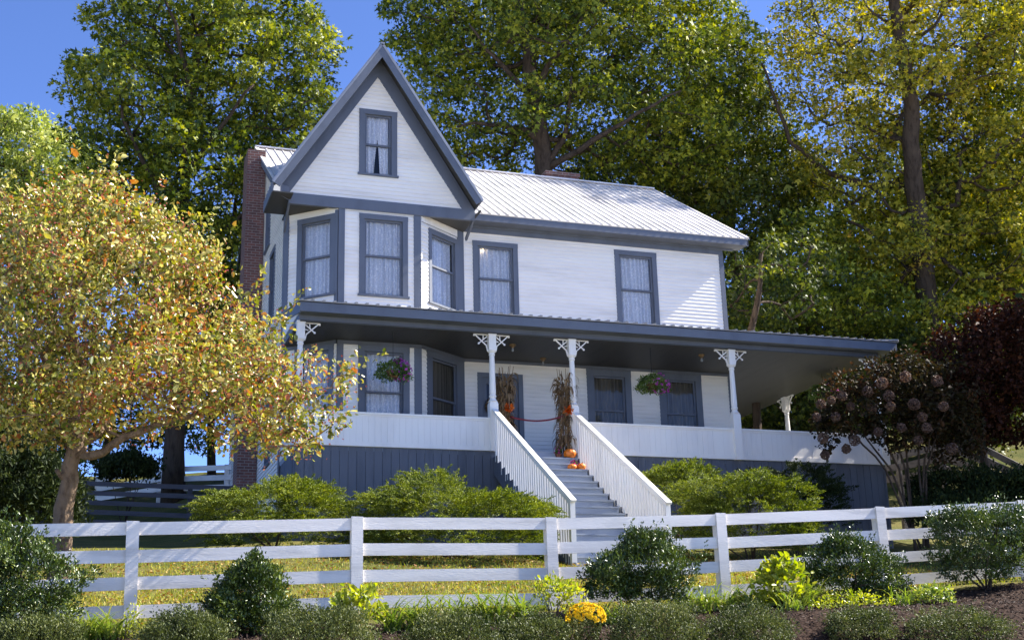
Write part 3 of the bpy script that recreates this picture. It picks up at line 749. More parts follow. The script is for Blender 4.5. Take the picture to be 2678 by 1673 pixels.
def taper(r0, r1, n, flare=0.): return [r0 + (r1 - r0) * i / (n - 1) + flare * math.exp(-i * .9) for i in range(n)]
def gpt(u, v, d, sink=.15):
    p = at(u, v, d); p[2] = gz(p[0], p[1]) - sink; return p

OAKG = leafmat('oak_leaves', [(0, (.012, .025, .005)), (.28, (.05, .08, .010)), (.55, (.17, .21, .02)), (.82, (.40, .40, .035)), (1, (.58, .54, .11))], .3, .55, .28, .45, .35)
DKG = leafmat('deep_green_leaves', [(0, (.010, .02, .005)), (.35, (.04, .062, .009)), (.68, (.12, .145, .017)), (.9, (.30, .30, .035)), (1, (.46, .40, .08))], .3, .55, .25, .4, .35)
YEL = leafmat('yellowing_leaves', [(0, (.035, .05, .008)), (.25, (.14, .16, .018)), (.5, (.36, .34, .035)), (.82, (.62, .52, .06)), (.94, (.58, .38, .07)), (1, (.26, .13, .05))], .3, .55, .33, .6, .3)
PALE = leafmat('pale_green_leaves', [(0, (.09, .14, .02)), (.4, (.24, .29, .06)), (.8, (.42, .45, .12)), (1, (.55, .52, .2))], .4, .45, .4, .5, .3)
APPLE = leafmat('crabapple_leaves', [(0, (.03, .05, .01)), (.18, (.10, .13, .018)), (.34, (.25, .26, .03)), (.5, (.46, .41, .08)), (.62, (.66, .59, .22)), (.69, (.19, .19, .04)), (.79, (.38, .21, .06)), (.92, (.42, .12, .05)), (1, (.12, .07, .04))], .55, .35, .3, .9, .25)
BURG = leafmat('burgundy_leaves', [(0, (.014, .006, .004)), (.5, (.035, .012, .008)), (.85, (.07, .025, .01)), (.95, (.15, .045, .015)), (1, (.50, .12, .03))], .12, .6, .2, .6, .3)
HYDL = leafmat('shaded_autumn_hydrangea_leaves', [(0, (.012, .012, .004)), (.4, (.03, .026, .009)), (.75, (.05, .028, .012)), (1, (.10, .035, .014))], .15, .6, .25, 1, .3)  # brown-green autumn leaves, darkened further to carry the shade they stand in
JUN = leafmat('juniper_sprays', [(0, (.015, .03, .006)), (.32, (.07, .105, .012)), (.68, (.22, .265, .028)), (1, (.46, .46, .07))], .35, .55, .25, 2.0, .35)
JUND = leafmat('shaded_juniper_sprays', [(0, (.010, .018, .005)), (.6, (.028, .042, .011)), (1, (.07, .085, .02))], .15, .6, .15, 2.0, .35)  # darker copy of the juniper tones, shade put into the colour
HOLLY = leafmat('holly_leaves', [(0, (.012, .02, .004)), (.4, (.04, .07, .012)), (.8, (.10, .14, .022)), (.93, (.24, .29, .05)), (1, (.46, .48, .16))], .5, .36, .15, 2.5, .4)
BOXL = leafmat('boxwood_leaves', [(0, (.016, .024, .006)), (.4, (.055, .075, .016)), (.75, (.14, .16, .04)), (.93, (.27, .27, .10)), (1, (.40, .30, .17))], .3, .5, .2, 2.2, .4)
LIME = leafmat('lime_leaves', [(0, (.12, .18, .02)), (.4, (.28, .34, .04)), (.8, (.46, .46, .07)), (1, (.55, .48, .10))], .4, .4, .45, 3, .3)
LILY = leafmat('daylily_leaves', [(0, (.08, .13, .02)), (.5, (.20, .28, .05)), (.85, (.36, .38, .08)), (1, (.45, .36, .12))], .5, .35, .35, 3, .3)

# ================================================================== crabapple in front of the house
b0 = gpt(150, 1240, 16.6)
tk = path([b0, at(152, 1200, 16.6), at(170, 1100, 16.6), at(185, 1010, 16.6), at(200, 900, 16.7), at(165, 760, 16.8), at(200, 640, 16.9)], 3, .05)
crab = empty('crabapple_tree', b0); tag(crab, 'yellow and orange leaved crabapple with a forked trunk behind the white fence', 'tree')
ab = [(200, 700, 290, 250, 16.8, 2.1), (60, 800, 220, 260, 16.4, 2.0), (430, 750, 170, 190, 16.8, 1.7), (520, 900, 220, 130, 16.4, 1.6), (690, 920, 100, 95, 16.0, .9), (740, 980, 65, 75, 15.9, .7), (220, 560, 200, 120, 17, 1.6), (430, 600, 75, 100, 17, .9), (100, 960, 160, 90, 16, 1.3), (330, 480, 60, 60, 17, .6), (590, 840, 90, 90, 16.5, 1), (40, 540, 120, 110, 17, 1.3), (270, 960, 160, 60, 16.2, 1.4), (-120, 760, 150, 220, 16.6, 1.8), (690, 1010, 105, 60, 15.9, .8), (600, 960, 110, 90, 16.1, 1), (780, 930, 40, 110, 15.8, .5), (180, 470, 60, 60, 17, .6), (60, 470, 60, 50, 17, .6)]
tips = blob_pts(ab, 500, .12, .24)
mb = MB()
limbs = [tk, path([tk[7], at(225, 1080, 16.4), at(290, 1035, 16.3), at(380, 1000, 16.3), at(520, 960, 16.4), at(680, 930, 16.2)], 3, .05),
         path([tk[7], at(150, 1020, 16.8), at(60, 985, 16.9), at(-60, 940, 17)], 3, .05), path([tk[8], at(250, 1010, 17.2), at(330, 860, 17.5), at(370, 760, 17.6), at(430, 660, 17.6)], 3, .05), path([tk[10], at(120, 880, 16.4), at(60, 760, 16.2)], 3, .05)]
mb.tube(limbs[0], taper(.135, .045, len(tk), .05), 10)
for l in limbs[1:]: mb.tube(l, taper(.066, .024, len(l)), 8)
for sgn, z_ in ((1, 1085), (-1, 1140)): mb.tube([at(168, z_, 16.6), at(168 + 22 * sgn, z_ - 14, 16.5), at(168 + 34 * sgn, z_ - 30, 16.4)], [.045, .035, .028], 7)
allp = [p for l in limbs for p in l]
sk2 = MB()
# branches from the limbs to every leaf cluster
def skel_from(mb, pts, tips, tip_r, nseg=4, bow=.1, sides=5, cap_=.06):
    nodes = [np.array(p) for p in pts]; base = len(nodes); par = [-1] * base; chains = []; arr = np.array(nodes)
    order = np.argsort([min(np.linalg.norm(t - q) for q in nodes) for t in tips])
    for k in order:
        t = tips[k]; d = t - arr; L = np.linalg.norm(d, axis=1) + 1e-6; cost = L * (1 + .7 * np.clip(-d[:, 2] / L, 0, 1))
        j = int(np.argmin(cost)); a = arr[j]; ch = [j]; prev = j; jit = rng.normal(size=3) * L[j] * bow
        ns = max(2, min(nseg, int(L[j] / .25) + 1))
        for s in range(1, ns + 1):
            f_ = s / ns; nodes.append(a + (t - a) * f_ + jit * math.sin(math.pi * f_)); par.append(prev); prev = len(nodes) - 1; ch.append(prev)
        arr = np.array(nodes); chains.append(ch)
    cnt = np.zeros(len(nodes))
    for ch in chains: cnt[ch[-1]] += 1
    for i in range(len(nodes) - 1, base - 1, -1):
        if par[i] >= 0: cnt[par[i]] += cnt[i]
    rad = np.minimum(tip_r * np.maximum(cnt, 1) ** .45, cap_)
    for ch in chains:
        rs_ = [rad[i] for i in ch]; rs_[0] = rs_[1]; mb.tube([nodes[i] for i in ch], rs_, sides, cap=False)
skel_from(mb, allp, tips, .006)
mb.build('trunk', BARKL, crab, smooth=True, fix=False)
pos, sz, ax, nm = foliage(tips, 66, .26, .060, .75, .3, .2)
# upright leafy shoots breaking the outline
mt = tips[rng.integers(0, len(tips), 260)]; sd_ = unit(rng.normal(size=(260, 3)) * .55 + np.array([0, 0, 1.]) + .5 * unit(mt - np.array(at(200, 800, 16.8)))); tq = rng.uniform(0, 1, (260, 22, 1))
sp_ = (mt[:, None] + sd_[:, None] * tq * rng.uniform(.35, .75, (260, 1, 1)) + rng.normal(size=(260, 22, 3)) * .025).reshape(-1, 3); q_ = len(sp_)
pos = np.concatenate([pos, sp_]); sz = np.concatenate([sz, .06 * np.exp(rng.normal(size=q_) * .3)]); ax = np.concatenate([ax, unit(np.repeat(sd_, 22, 0) * .6 + rng.normal(size=(q_, 3)) * .7)]); nm = np.concatenate([nm, rdir(q_, .4)])
leaves('crown', pos, sz, ax, nm, APPLE, crab, 'leaf', .62)
# clusters of small red fruit, most on the right side of the crown
fr = tips[np.argsort(-((tips - CAM) @ RT) + rng.normal(size=len(tips)) * 1.0)[:300]]
fp = np.repeat(fr, 27, 0) + rng.normal(size=(300 * 27, 3)) * .12
FRUIT = leafmat('red_crabapples', [(0, (.32, .05, .03)), (.6, (.46, .11, .06)), (1, (.5, .22, .12))], .6, .3, .1, 2, .3)
leaves('fruit', fp, np.full(len(fp), .026), rdir(len(fp)), rdir(len(fp)), FRUIT, crab, 'quad', 1.2)

# ================================================================== big trees behind
def simple_trunk(u0, v0, u1, v1, d, wob=.15, n=4, mid=None):
    p0 = gpt(u0, v0, d, .4); p1 = at(u1, v1, d)
    pts = [p0] + ([at(*mid)] if mid else []) + [p1]
    return path(pts, n, wob)
tk = simple_trunk(420, 1060, 470, 60, 40, mid=(425, 620, 40))
map_, _ = tree('maple_tree', 'tall green tree left of the gable rising above the crabapple', tk, taper(.30, .08, len(tk), .1),
     [(400, 60, 170, 150, 40, 3), (330, 250, 160, 160, 39, 3), (560, 180, 190, 170, 40, 3), (700, 130, 90, 120, 40, 2), (300, 420, 120, 130, 39, 2.5), (500, 430, 160, 160, 39, 3), (660, 380, 120, 100, 40, 2), (700, 260, 100, 80, 40, 2), (450, 590, 130, 130, 38, 2.4), (620, -30, 120, 100, 40, 2.2), (440, -120, 170, 110, 40, 2.5), (300, 560, 100, 90, 39, 2), (480, 760, 90, 100, 38, 2), (240, 330, 60, 60, 39, 1.5)],
     620, 125, .68, .14, OAKG, kind='lobed', aspect=.8)
for P in ([(425, 560, 38.5), (360, 420, 37.5), (300, 300, 37), (270, 200, 37)], [(440, 420, 38.5), (520, 300, 37.5), (600, 200, 37.2)], [(455, 250, 38.5), (430, 120, 37.8), (390, 0, 37.5)], [(430, 620, 38.5), (560, 520, 37.5), (660, 430, 37.2)]):
    l = path([at(*q) for q in P], 4, .12); m_ = MB(); m_.tube(l, taper(.10, .03, len(l)), 7); m_.build('limb', BARK, map_, smooth=True, fix=False)
tk = simple_trunk(60, 1100, 60, 380, 52)
tree('maple_tree', 'pale sunlit tree behind the crabapple at the left edge', tk, taper(.35, .08, len(tk)), [(40, 380, 130, 110, 52, 3), (150, 420, 100, 90, 52, 2.5), (-60, 460, 150, 160, 52, 3), (60, 560, 160, 140, 52, 3), (190, 560, 100, 120, 50, 2.5), (10, 310, 40, 40, 52, 1)], 280, 120, .8, .16, PALE, kind='lobed')
tk = simple_trunk(600, 1060, 590, 640, 46)
tree('oak_tree', 'slim dark green tree directly behind the brick chimney', tk, taper(.2, .06, len(tk)), [(560, 620, 90, 150, 46, 2), (600, 820, 90, 140, 45, 2), (520, 900, 110, 80, 44, 2)], 170, 120, .75, .15, OAKG, kind='lobed')
tk = simple_trunk(500, 1060, 500, 760, 44)
tree('oak_tree', 'lit tree trunk on the hillside between fence and chimney', tk, taper(.16, .08, len(tk)), [(470, 780, 120, 100, 45, 2), (330, 860, 130, 90, 46, 2)], 80, 90, .7, .14, DKG, kind='lobed')
tk = simple_trunk(250, 1100, 260, 900, 44)
tree('oak_tree', 'dark low-branched tree behind the weathered fence', tk, taper(.2, .1, len(tk)), [(180, 930, 150, 110, 44, 2.5), (30, 980, 150, 120, 42, 2.5), (320, 1010, 90, 45, 43, 1.2), (120, 1050, 130, 60, 40, 2), (470, 1010, 60, 50, 43, 1)], 150, 100, .7, .13, DKG, kind='lobed')
# centre oak behind the ridge
tk = path([gpt(1290, 900, 44, .4), at(1290, 420, 44), at(1262, 200, 44), at(1235, 60, 44.5), at(1220, -120, 45)], 4, .12)
oak_, _ = tree('oak_tree', 'large spreading oak directly behind the long roof ridge', tk, taper(.38, .14, len(tk)),
     [(1290, 40, 150, 90, 43, 1.5), (1250, 250, 60, 60, 43, 1), (1140, 60, 180, 150, 47, 3), (1000, 60, 90, 80, 46, 2.5), (1080, 250, 110, 120, 46, 2.5), (1130, 340, 90, 60, 46, 2), (1430, 110, 170, 150, 47, 3), (1400, 290, 180, 110, 46, 3), (1560, 180, 140, 130, 47, 3), (1650, 60, 90, 90, 48, 2.5), (1250, -60, 260, 120, 47, 4), (1500, -60, 220, 120, 47, 4), (1210, 350, 60, 50, 47, 2), (1600, 330, 140, 90, 47, 3), (1080, 150, 110, 90, 46, 2.5)],
     700, 105, .75, .145, OAKG, kind='lobed', aspect=.8)
for P in ([(1290, 400, 44), (1400, 335, 43.5), (1500, 270, 43.2), (1610, 215, 43)], [(1272, 250, 44), (1190, 160, 43.6), (1110, 60, 43.4)], [(1264, 210, 44), (1330, 110, 43.6), (1400, 0, 43.4)], [(1292, 400, 44), (1340, 300, 43.8), (1350, 180, 43.6)], [(1285, 330, 44), (1180, 290, 43.6), (1080, 300, 43.4)]):
    l = path([at(*q) for q in P], 4, .12); m_ = MB(); m_.tube(l, taper(.13, .035, len(l)), 7); m_.build('limb', BARK, oak_, smooth=True, fix=False)
# dark trees behind the right part of the house
tk = simple_trunk(1780, 900, 1700, 300, 52)
tree('oak_tree', 'dark oak behind the right end of the metal roof', tk, taper(.35, .1, len(tk)), [(1700, 350, 160, 150, 52, 3.5), (1760, 500, 120, 110, 50, 3), (1640, 430, 160, 80, 52, 3), (1850, 420, 90, 120, 52, 2.5), (1700, 180, 110, 110, 53, 3), (1480, 390, 120, 60, 52, 3)], 380, 130, .9, .155, DKG, kind='lobed')
tk = path([gpt(1772, 820, 38, .3), at(1775, 780, 38), at(1795, 690, 38), at(1800, 600, 38.3)], 3, .05)
tree('oak_tree', 'young crooked dark-stemmed tree just right of the upper wall', tk, taper(.14, .05, len(tk)), [(1800, 620, 70, 70, 39, 1.3), (1850, 700, 80, 60, 40, 1.5), (1760, 700, 40, 60, 40, 1), (1900, 620, 70, 60, 41, 1.5)], 90, 70, .55, .12, DKG, kind='lobed')
# tall tulip tree on the right
tk = path([gpt(2215, 1000, 48, .4), at(2195, 760, 46.3), at(2160, 420, 46.3), at(2150, 240, 46.3), at(2120, 60, 46.3), at(2100, -120, 46.3)], 4, .1)
tt_, _ = tree('tulip_tree', 'tall yellowing tree with a thick trunk at the right of the house', tk, taper(.44, .16, len(tk)),
     [(2130, 150, 120, 80, 45, 1.2), (2160, 560, 90, 60, 45, 1), (2230, 760, 90, 60, 44, 1), (2000, 60, 160, 150, 48, 3), (2300, 60, 190, 160, 48, 3.5), (1930, 180, 110, 120, 48, 2.2), (2150, 230, 200, 130, 49.5, 2.5), (2350, 260, 170, 160, 48, 3), (2000, 380, 140, 110, 48, 2.5), (2290, 430, 150, 130, 48, 2.5), (2060, 560, 130, 120, 48, 2.5), (2330, 600, 150, 120, 47, 2.6), (2100, 650, 90, 80, 48, 2), (2180, -80, 260, 110, 48, 4), (1890, 70, 60, 80, 48, 1.5), (2440, 450, 120, 200, 48, 3)],
     520, 100, .85, .14, YEL, kind='lobed', aspect=.8, tip_r=.016)
mb = MB()
for P in ([(2160, 430, 48), (2070, 440, 47.7), (1960, 410, 47.4), (1870, 335, 47.2), (1830, 230, 47.2), (1800, 150, 47.2)], [(2150, 470, 48), (2250, 440, 47.7), (2350, 400, 47.5)], [(2170, 650, 48), (2080, 560, 47.6), (2000, 520, 47.4)], [(2120, 60, 48), (2180, -20, 47.8), (2290, -80, 47.7)]):
    l = path([at(*q) for q in P], 3, .1); mb.tube(l, taper(.15, .04, len(l)), 7)
mb.build('limb', BARK, tt_, smooth=True, fix=False)
tk = simple_trunk(1950, 950, 1960, 620, 48)
tree('maple_tree', 'sunlit yellow-green tree filling the gap right of the house wall', tk, taper(.25, .08, len(tk)), [(1850, 740, 120, 60, 47, 2.5), (1980, 720, 120, 90, 46, 2.5), (1900, 600, 110, 90, 48, 2.5), (2060, 740, 110, 70, 46, 2), (1780, 720, 60, 70, 47, 1.5)], 300, 120, .75, .14, OAKG, kind='lobed')
tk = simple_trunk(2420, 1000, 2400, 500, 50)
tree('maple_tree', 'green tree filling the right edge behind the tulip tree', tk, taper(.35, .1, len(tk)), [(2380, 450, 200, 220, 50, 3.5), (2200, 560, 160, 140, 50, 3), (2420, 720, 180, 130, 49, 3), (2250, 750, 140, 90, 48, 2.5), (2420, 150, 150, 200, 50, 3.5), (2130, 400, 130, 110, 51, 3)], 320, 120, .95, .16, OAKG, kind='lobed')
# low dark understorey behind the porch
tk = simple_trunk(1980, 1050, 1990, 900, 44)
tree('oak_tree', 'dark low tree seen beneath the porch roof at right', tk, taper(.2, .08, len(tk)), [(1820, 920, 150, 110, 46, 2.5), (2000, 950, 150, 120, 44, 2.5), (2150, 880, 140, 110, 45, 2.5), (1680, 960, 150, 90, 47, 2), (2300, 930, 140, 130, 44, 2.5)], 420, 120, .8, .15, DKG, kind='lobed')

# unseen tree added beyond the right edge to shade the hydrangea corner
bx = np.array([17.0, -5.5, gz(17, -5.5) - .2]); tk = path([bx, bx + (0, .1, 4), bx + (.2, 0, 8)], 4, .08)
T = empty('maple_tree', bx); tag(T, 'bushy green tree added out of view at the right to shade the porch corner', 'tree')
tips = np.array([17, -5.5, 3.6]) + rdir(330) * rng.uniform(.2, 1, (330, 1)) ** .5 * np.array([2.6, 4.6, 4.4]); mb = MB(); skeleton(mb, tk, taper(.28, .08, len(tk)), tips, .014); mb.build('trunk', BARK, T, smooth=True, fix=False)
pos, sz, ax, nm = foliage(tips, 110, .75, .16, .7); leaves('crown', pos, sz, ax, nm, DKG, T, 'quad', .8)
# far-off wood closing the view behind the house, right of the gable
wb = [(u, 820 + 60 * math.sin(u * .01), 170, 190, 66, 6) for u in range(1250, 2700, 130)] + [(u, 520 + 50 * math.sin(u * .013), 120, 130, 68, 6) for u in range(1950, 2700, 130)] + [(u, 1000, 150, 90, 62, 5) for u in range(1600, 2700, 130)]
tips = blob_pts(wb, 1100, .1); pos, sz, ax, nm = foliage(tips, 75, 1.5, .30, .7)
tag(leaves('distant_wood', pos, sz, ax, nm, DKG, None, 'quad', .8), 'dense dark wood on the slope far behind the house', 'wood', kind='stuff')

# burgundy tree and hydrangea at the right
tk = path([gpt(2330, 1190, 30), at(2325, 1080, 30), at(2300, 960, 30), at(2320, 850, 30)], 3, .06)
tree('smoke_tree', 'burgundy leaved tree in shade at the right edge', tk, taper(.10, .04, len(tk)), [(2330, 860, 130, 130, 30, 1.4), (2250, 940, 90, 80, 30, 1), (2400, 800, 110, 100, 30, 1.3), (2400, 960, 110, 90, 30, 1.2), (2280, 1000, 80, 50, 30, .8)], 300, 90, .42, .075, BURG, kind='leaf', aspect=.7, tip_r=.008)
hy = gpt(2165, 1200, 28.5)
T = empty('hydrangea_bush', hy); tag(T, 'leggy hydrangea with faded pinkish flower heads in front of the porch corner', 'shrub')
hb_ = [(2010, 960, 90, 75, 28.2, .8), (2100, 900, 90, 70, 28.4, .8), (2190, 930, 100, 100, 28.6, .9), (2130, 1000, 120, 60, 28.4, .8), (1960, 1010, 50, 45, 28.2, .5), (2250, 1020, 70, 80, 28.8, .7)]
tips = blob_pts(hb_, 260, .1, .12); mb = MB(); stems = []
for (u, v_) in ((1960, 980), (2040, 930), (2110, 900), (2180, 900), (2240, 950), (2090, 960), (2210, 1010), (2000, 1010)):
    s = path([hy + rng.normal(size=3) * .1 * np.array([1, 1, 0]), at(2165 + (u - 2165) * .35, 1110, 28.5), at(2165 + (u - 2165) * .75, (v_ + 1050) / 2, 28.4), at(u, v_, 28.4)], 3, .05); stems += s; mb.tube(s, taper(.032, .012, len(s)), 6)
skel_from(mb, stems, tips, .005, cap_=.02); mb.build('trunk', BARK, T, smooth=True, fix=False)
pos, sz, ax, nm = foliage(tips, 42, .24, .08, .9); leaves('crown', pos, sz, ax, nm, HYDL, T, 'leaf', .65)
FLW_ = leafmat('shaded_faded_hydrangea_florets', [(0, (.06, .03, .024)), (.5, (.12, .07, .05)), (1, (.24, .16, .10))], .3, .6, .3, 2, .3)  # faded bloom colour with the corner's shade darkened into it
hd = [(1940, 955), (1965, 945), (1990, 935), (1930, 985), (1975, 985), (2010, 960), (2050, 925), (2085, 905), (2100, 935), (2105, 960), (2160, 955), (2180, 985), (2130, 1010), (2075, 1020), (1950, 1075), (2000, 1060), (2190, 1010), (2230, 960), (2215, 900), (2060, 965), (2250, 1060), (1945, 1035), (2140, 890), (2020, 1040), (2170, 1040)]
for i, (u, v_) in enumerate(hd):
    c = at(u, v_, 27.5 + random.uniform(-.1, .2)); n_ = 230; d = rdir(n_); pp_ = c + d * .09 * random.uniform(.8, 1.25)
    leaves('flower_head', pp_ * 1.0, np.full(n_, .042), np.cross(d, rdir(n_)) + d * .35, d, FLW_, T, 'quad', 1.1)

# ================================================================== shrubs
def shrub(name, label, cat, blobs, n, size, mat, inner=.55, kind='leaf', aspect=.5, base=None, stems=5, outw=.6, up=.35, lump=.2, group=None, stem_r=.018, tuft=7, tr_=.05, frond=0.):
    """rounded shrub: leaf tufts over lumpy ellipsoids, on a few stems"""
    C_ = []; 
    for b in blobs:
        u, v_, ru, rv, d = b[:5]; d = bd(u, d); rd = b[5] if len(b) > 5 else ru * px(d); C_.append((at(u, v_, d), np.array([ru * px(d), rd, rv * px(d)])))
    b0 = base if base is not None else np.array([C_[0][0][0], C_[0][0][1], 0.]); b0 = np.array([b0[0], b0[1], gz(b0[0], b0[1]) - .03])
    T = empty(name, b0); tag(T, label, cat, group)
    w_ = np.array([(q[1].prod()) ** .67 for q in C_]); w_ /= w_.sum(); k = rng.choice(len(C_), n // tuft, p=w_)
    cen = np.array([q[0] for q in C_])[k]; rr = np.array([q[1] for q in C_])[k]
    d = rdir(len(k)); d[:, 2] = np.where(d[:, 2] < -.55, -d[:, 2], d[:, 2])
    ph = rng.uniform(0, 6, 3)
    lum = 1 + lump * (np.sin(d[:, 0] * 6 + ph[0] + k) * np.sin(d[:, 1] * 5 + ph[1]) + np.sin(d[:, 2] * 7 + ph[2] + 2 * k) * .7)
    r = (inner + (1 - inner) * rng.uniform(0, 1, len(k)) ** .55)
    H = unit(np.array([[FW[0], FW[1], 0]]))[0]; Rh = np.array([H[1], -H[0], 0])
    o = d * (r * lum)[:, None] * rr; off = o[:, :1] * Rh + o[:, 1:2] * H + o[:, 2:3] * np.array([0, 0, 1.])
    tp = cen + off; od = unit(off / (rr.mean(1)[:, None]) + 1e-6)
    out_ = (rng.uniform(0, 1, len(tp)) < .14) * np.minimum(rng.exponential(.045, len(tp)), .1) * min(1.3, rr.mean() * 2.6); tp = tp + (od + np.array([0, 0, .5])) * (out_ if not frond else out_ * .5)[:, None]
    g_ = ground_z(tp[:, 0], tp[:, 1]); tp = tp[tp[:, 2] > g_ + .02]; od = od[:len(tp)] if False else unit(tp - (b0 + np.array([0, 0, .2])))
    m_ = len(tp); c = np.repeat(tp, tuft, 0); oo = np.repeat(od, tuft, 0); q = len(c)
    ax = unit(oo * outw + rng.normal(size=(q, 3)) * .55 + np.array([0, 0, up])); pos = c + rng.normal(size=(q, 3)) * tr_
    if frond:   # feathery sprays: leaflets strung along an arching shoot
        fa = unit(od * np.array([1, 1, .3]) + rng.normal(size=(m_, 3)) * np.array([.34, .34, .16]) + np.array([0, 0, up * 1.6])); fl = frond * rng.uniform(.6, 1.3, (m_, 1))
        fA = np.repeat(fa, tuft, 0); fL = np.repeat(fl, tuft, 0); tt = rng.uniform(0, 1, (q, 1))
        pos = c + fA * fL * tt + np.array([0, 0, -.25]) * fL * tt ** 2 + rng.normal(size=(q, 3)) * np.array([1, 1, .4]) * frond * .2 * (1.05 - tt)
        ax = unit(fA + rng.normal(size=(q, 3)) * np.array([.5, .5, .3]))
    nm = unit(rng.normal(size=(q, 3)) * .6 + oo * .4 + np.array([0, 0, .6]))
    leaves('crown', pos, size * np.exp(rng.normal(size=q) * .22), ax, nm, mat, T, kind, aspect)
    mb = MB()
    for s in range(stems):
        e = tp[rng.integers(m_)]; mid = b0 + (e - b0) * .5 + rng.normal(size=3) * .05 + np.array([0, 0, .05])
        mb.tube([b0 + rng.normal(size=3) * np.array([.04, .04, 0]), mid, e], [stem_r, stem_r * .7, stem_r * .3], 6)
    mb.build('stem', BARK, T, smooth=True, fix=False)
    return T
# junipers
shrub('juniper_bush', 'low feathery juniper below the left end of the porch', 'shrub', [(650, 1225, 165, 62, 24.6, 1.2), (550, 1205, 75, 35, 24.3, .9), (730, 1195, 75, 40, 24.8, .9), (690, 1162, 70, 20, 25, .7), (640, 1262, 165, 40, 24.0, 1.0)], 83193, .036, JUN, .78, 'leaf', .36, up=.1, lump=.1, tuft=60, frond=.27)
shrub('juniper_bush', 'broad mounded juniper left of the front steps', 'shrub', [(1070, 1245, 215, 75, 24.4, 1.4), (1010, 1185, 110, 42, 24.8, 1.1), (920, 1210, 80, 38, 24.4, 1.0), (1180, 1212, 110, 36, 24.0, .9), (1262, 1222, 48, 22, 23.2, .5), (1020, 1138, 70, 16, 25, .6), (1090, 1290, 215, 50, 23.6, 1.0), (900, 1270, 75, 50, 24, .8)], 127237, .036, JUN, .78, 'leaf', .36, up=.1, lump=.1, tuft=60, frond=.27)
shrub('juniper_bush', 'dense square-sided juniper right of the steps', 'shrub', [(1770, 1240, 150, 90, 26.2, 1.2), (1690, 1172, 100, 30, 26.4, 1.1), (1860, 1185, 62, 45, 26.2, .8), (1680, 1260, 80, 80, 26, .9), (1870, 1265, 55, 60, 26, .7), (1780, 1150, 60, 26, 26.2, .7)], 97875, .036, JUN, .78, 'leaf', .36, up=.1, lump=.1, tuft=60, frond=.27)
shrub('juniper_bush', 'small juniper tucked against the skirt beside the stair railing', 'shrub', [(1610, 1130, 80, 22, 28, .7), (1580, 1165, 60, 45, 27.6, .7)], 31808, .036, JUN, .78, 'leaf', .36, up=.1, lump=.1, tuft=60, frond=.27)
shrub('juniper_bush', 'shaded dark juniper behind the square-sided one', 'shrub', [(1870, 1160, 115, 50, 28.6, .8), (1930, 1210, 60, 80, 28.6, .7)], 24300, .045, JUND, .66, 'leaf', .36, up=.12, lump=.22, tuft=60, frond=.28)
# hollies in front of the fence
shrub('holly_bush', 'large glossy dark holly at the lower left corner', 'shrub', [(60, 1390, 130, 110, 13.2, .55), (-10, 1310, 90, 70, 13.2, .45), (50, 1460, 90, 70, 13.1, .45), (-60, 1400, 110, 130, 13.2, .5)], 26250, .034, HOLLY, .62, tuft=7, tr_=.022)
shrub('holly_bush', 'upright glossy holly with a pointed top left of centre', 'shrub', [(590, 1425, 100, 68, 13.7, .42), (598, 1370, 58, 42, 13.7, .28), (600, 1328, 18, 22, 13.7, .1), (550, 1460, 70, 50, 13.6, .33), (630, 1470, 60, 45, 13.6, .3)], 17500, .034, HOLLY, .62, tuft=7, tr_=.022)
shrub('holly_bush', 'round glossy holly in front of the bottom of the steps', 'shrub', [(1525, 1345, 118, 72, 13.9, .5), (1530, 1295, 65, 38, 13.9, .3), (1440, 1385, 65, 52, 13.8, .35), (1540, 1400, 95, 50, 13.8, .4)], 21250, .034, HOLLY, .6, tuft=7, tr_=.022)
shrub('holly_bush', 'spreading glossy holly right of the lime hydrangea', 'shrub', [(2000, 1335, 100, 62, 14.2, .42), (2080, 1375, 68, 58, 14.2, .3), (1950, 1380, 60, 48, 14.1, .3), (1990, 1297, 48, 30, 14.2, .22), (2060, 1410, 60, 30, 14.1, .3)], 18750, .034, HOLLY, .6, tuft=7, tr_=.022)
shrub('holly_bush', 'wide dark glossy holly at the right edge over the fence', 'shrub', [(2320, 1285, 120, 80, 14.6, .5), (2262, 1245, 62, 50, 14.6, .33), (2400, 1260, 80, 62, 14.7, .35), (2300, 1345, 85, 52, 14.5, .35), (2440, 1320, 100, 80, 14.7, .4)], 26250, .034, HOLLY, .6, tuft=7, tr_=.022)
# low clipped shrubs along the bottom
low = [(435, 1500, 110, 52, 11.4, 'low dense shrub left of the upright holly'), (755, 1500, 145, 66, 11.3, 'widest low shrub right of the upright holly'), (1065, 1512, 120, 62, 11.5, 'low shrub in front of the pale daylilies'), (1262, 1508, 104, 56, 11.7, 'low shrub just left of the yellow mum'),
       (1552, 1490, 122, 64, 11.3, 'low shrub right of the yellow mum, below the round holly'), (1768, 1496, 118, 60, 11.3, 'low shrub below the lime hydrangea'), (2260, 1490, 145, 52, 11.6, 'low shrub alone on the mulch at lower right'), (90, 1512, 110, 60, 11.3, 'low shrub below the corner holly'), (2030, 1480, 88, 48, 11.8, 'sparse low shrub with paler leaves')]
for u, v_, ru, rv, d, lb in low:
    shrub('boxwood_shrub', lb, 'shrub', [(u, v_ + 2, ru * .92, rv, d, .44), (u - ru * .4, v_ + 14, ru * .5, rv * .75, d - .1, .33), (u + ru * .4, v_ + 8, ru * .5, rv * .85, d, .33)], 15000, .021, BOXL, .6, tuft=7, tr_=.018, group='low shrubs along the front of the bed', aspect=.5)
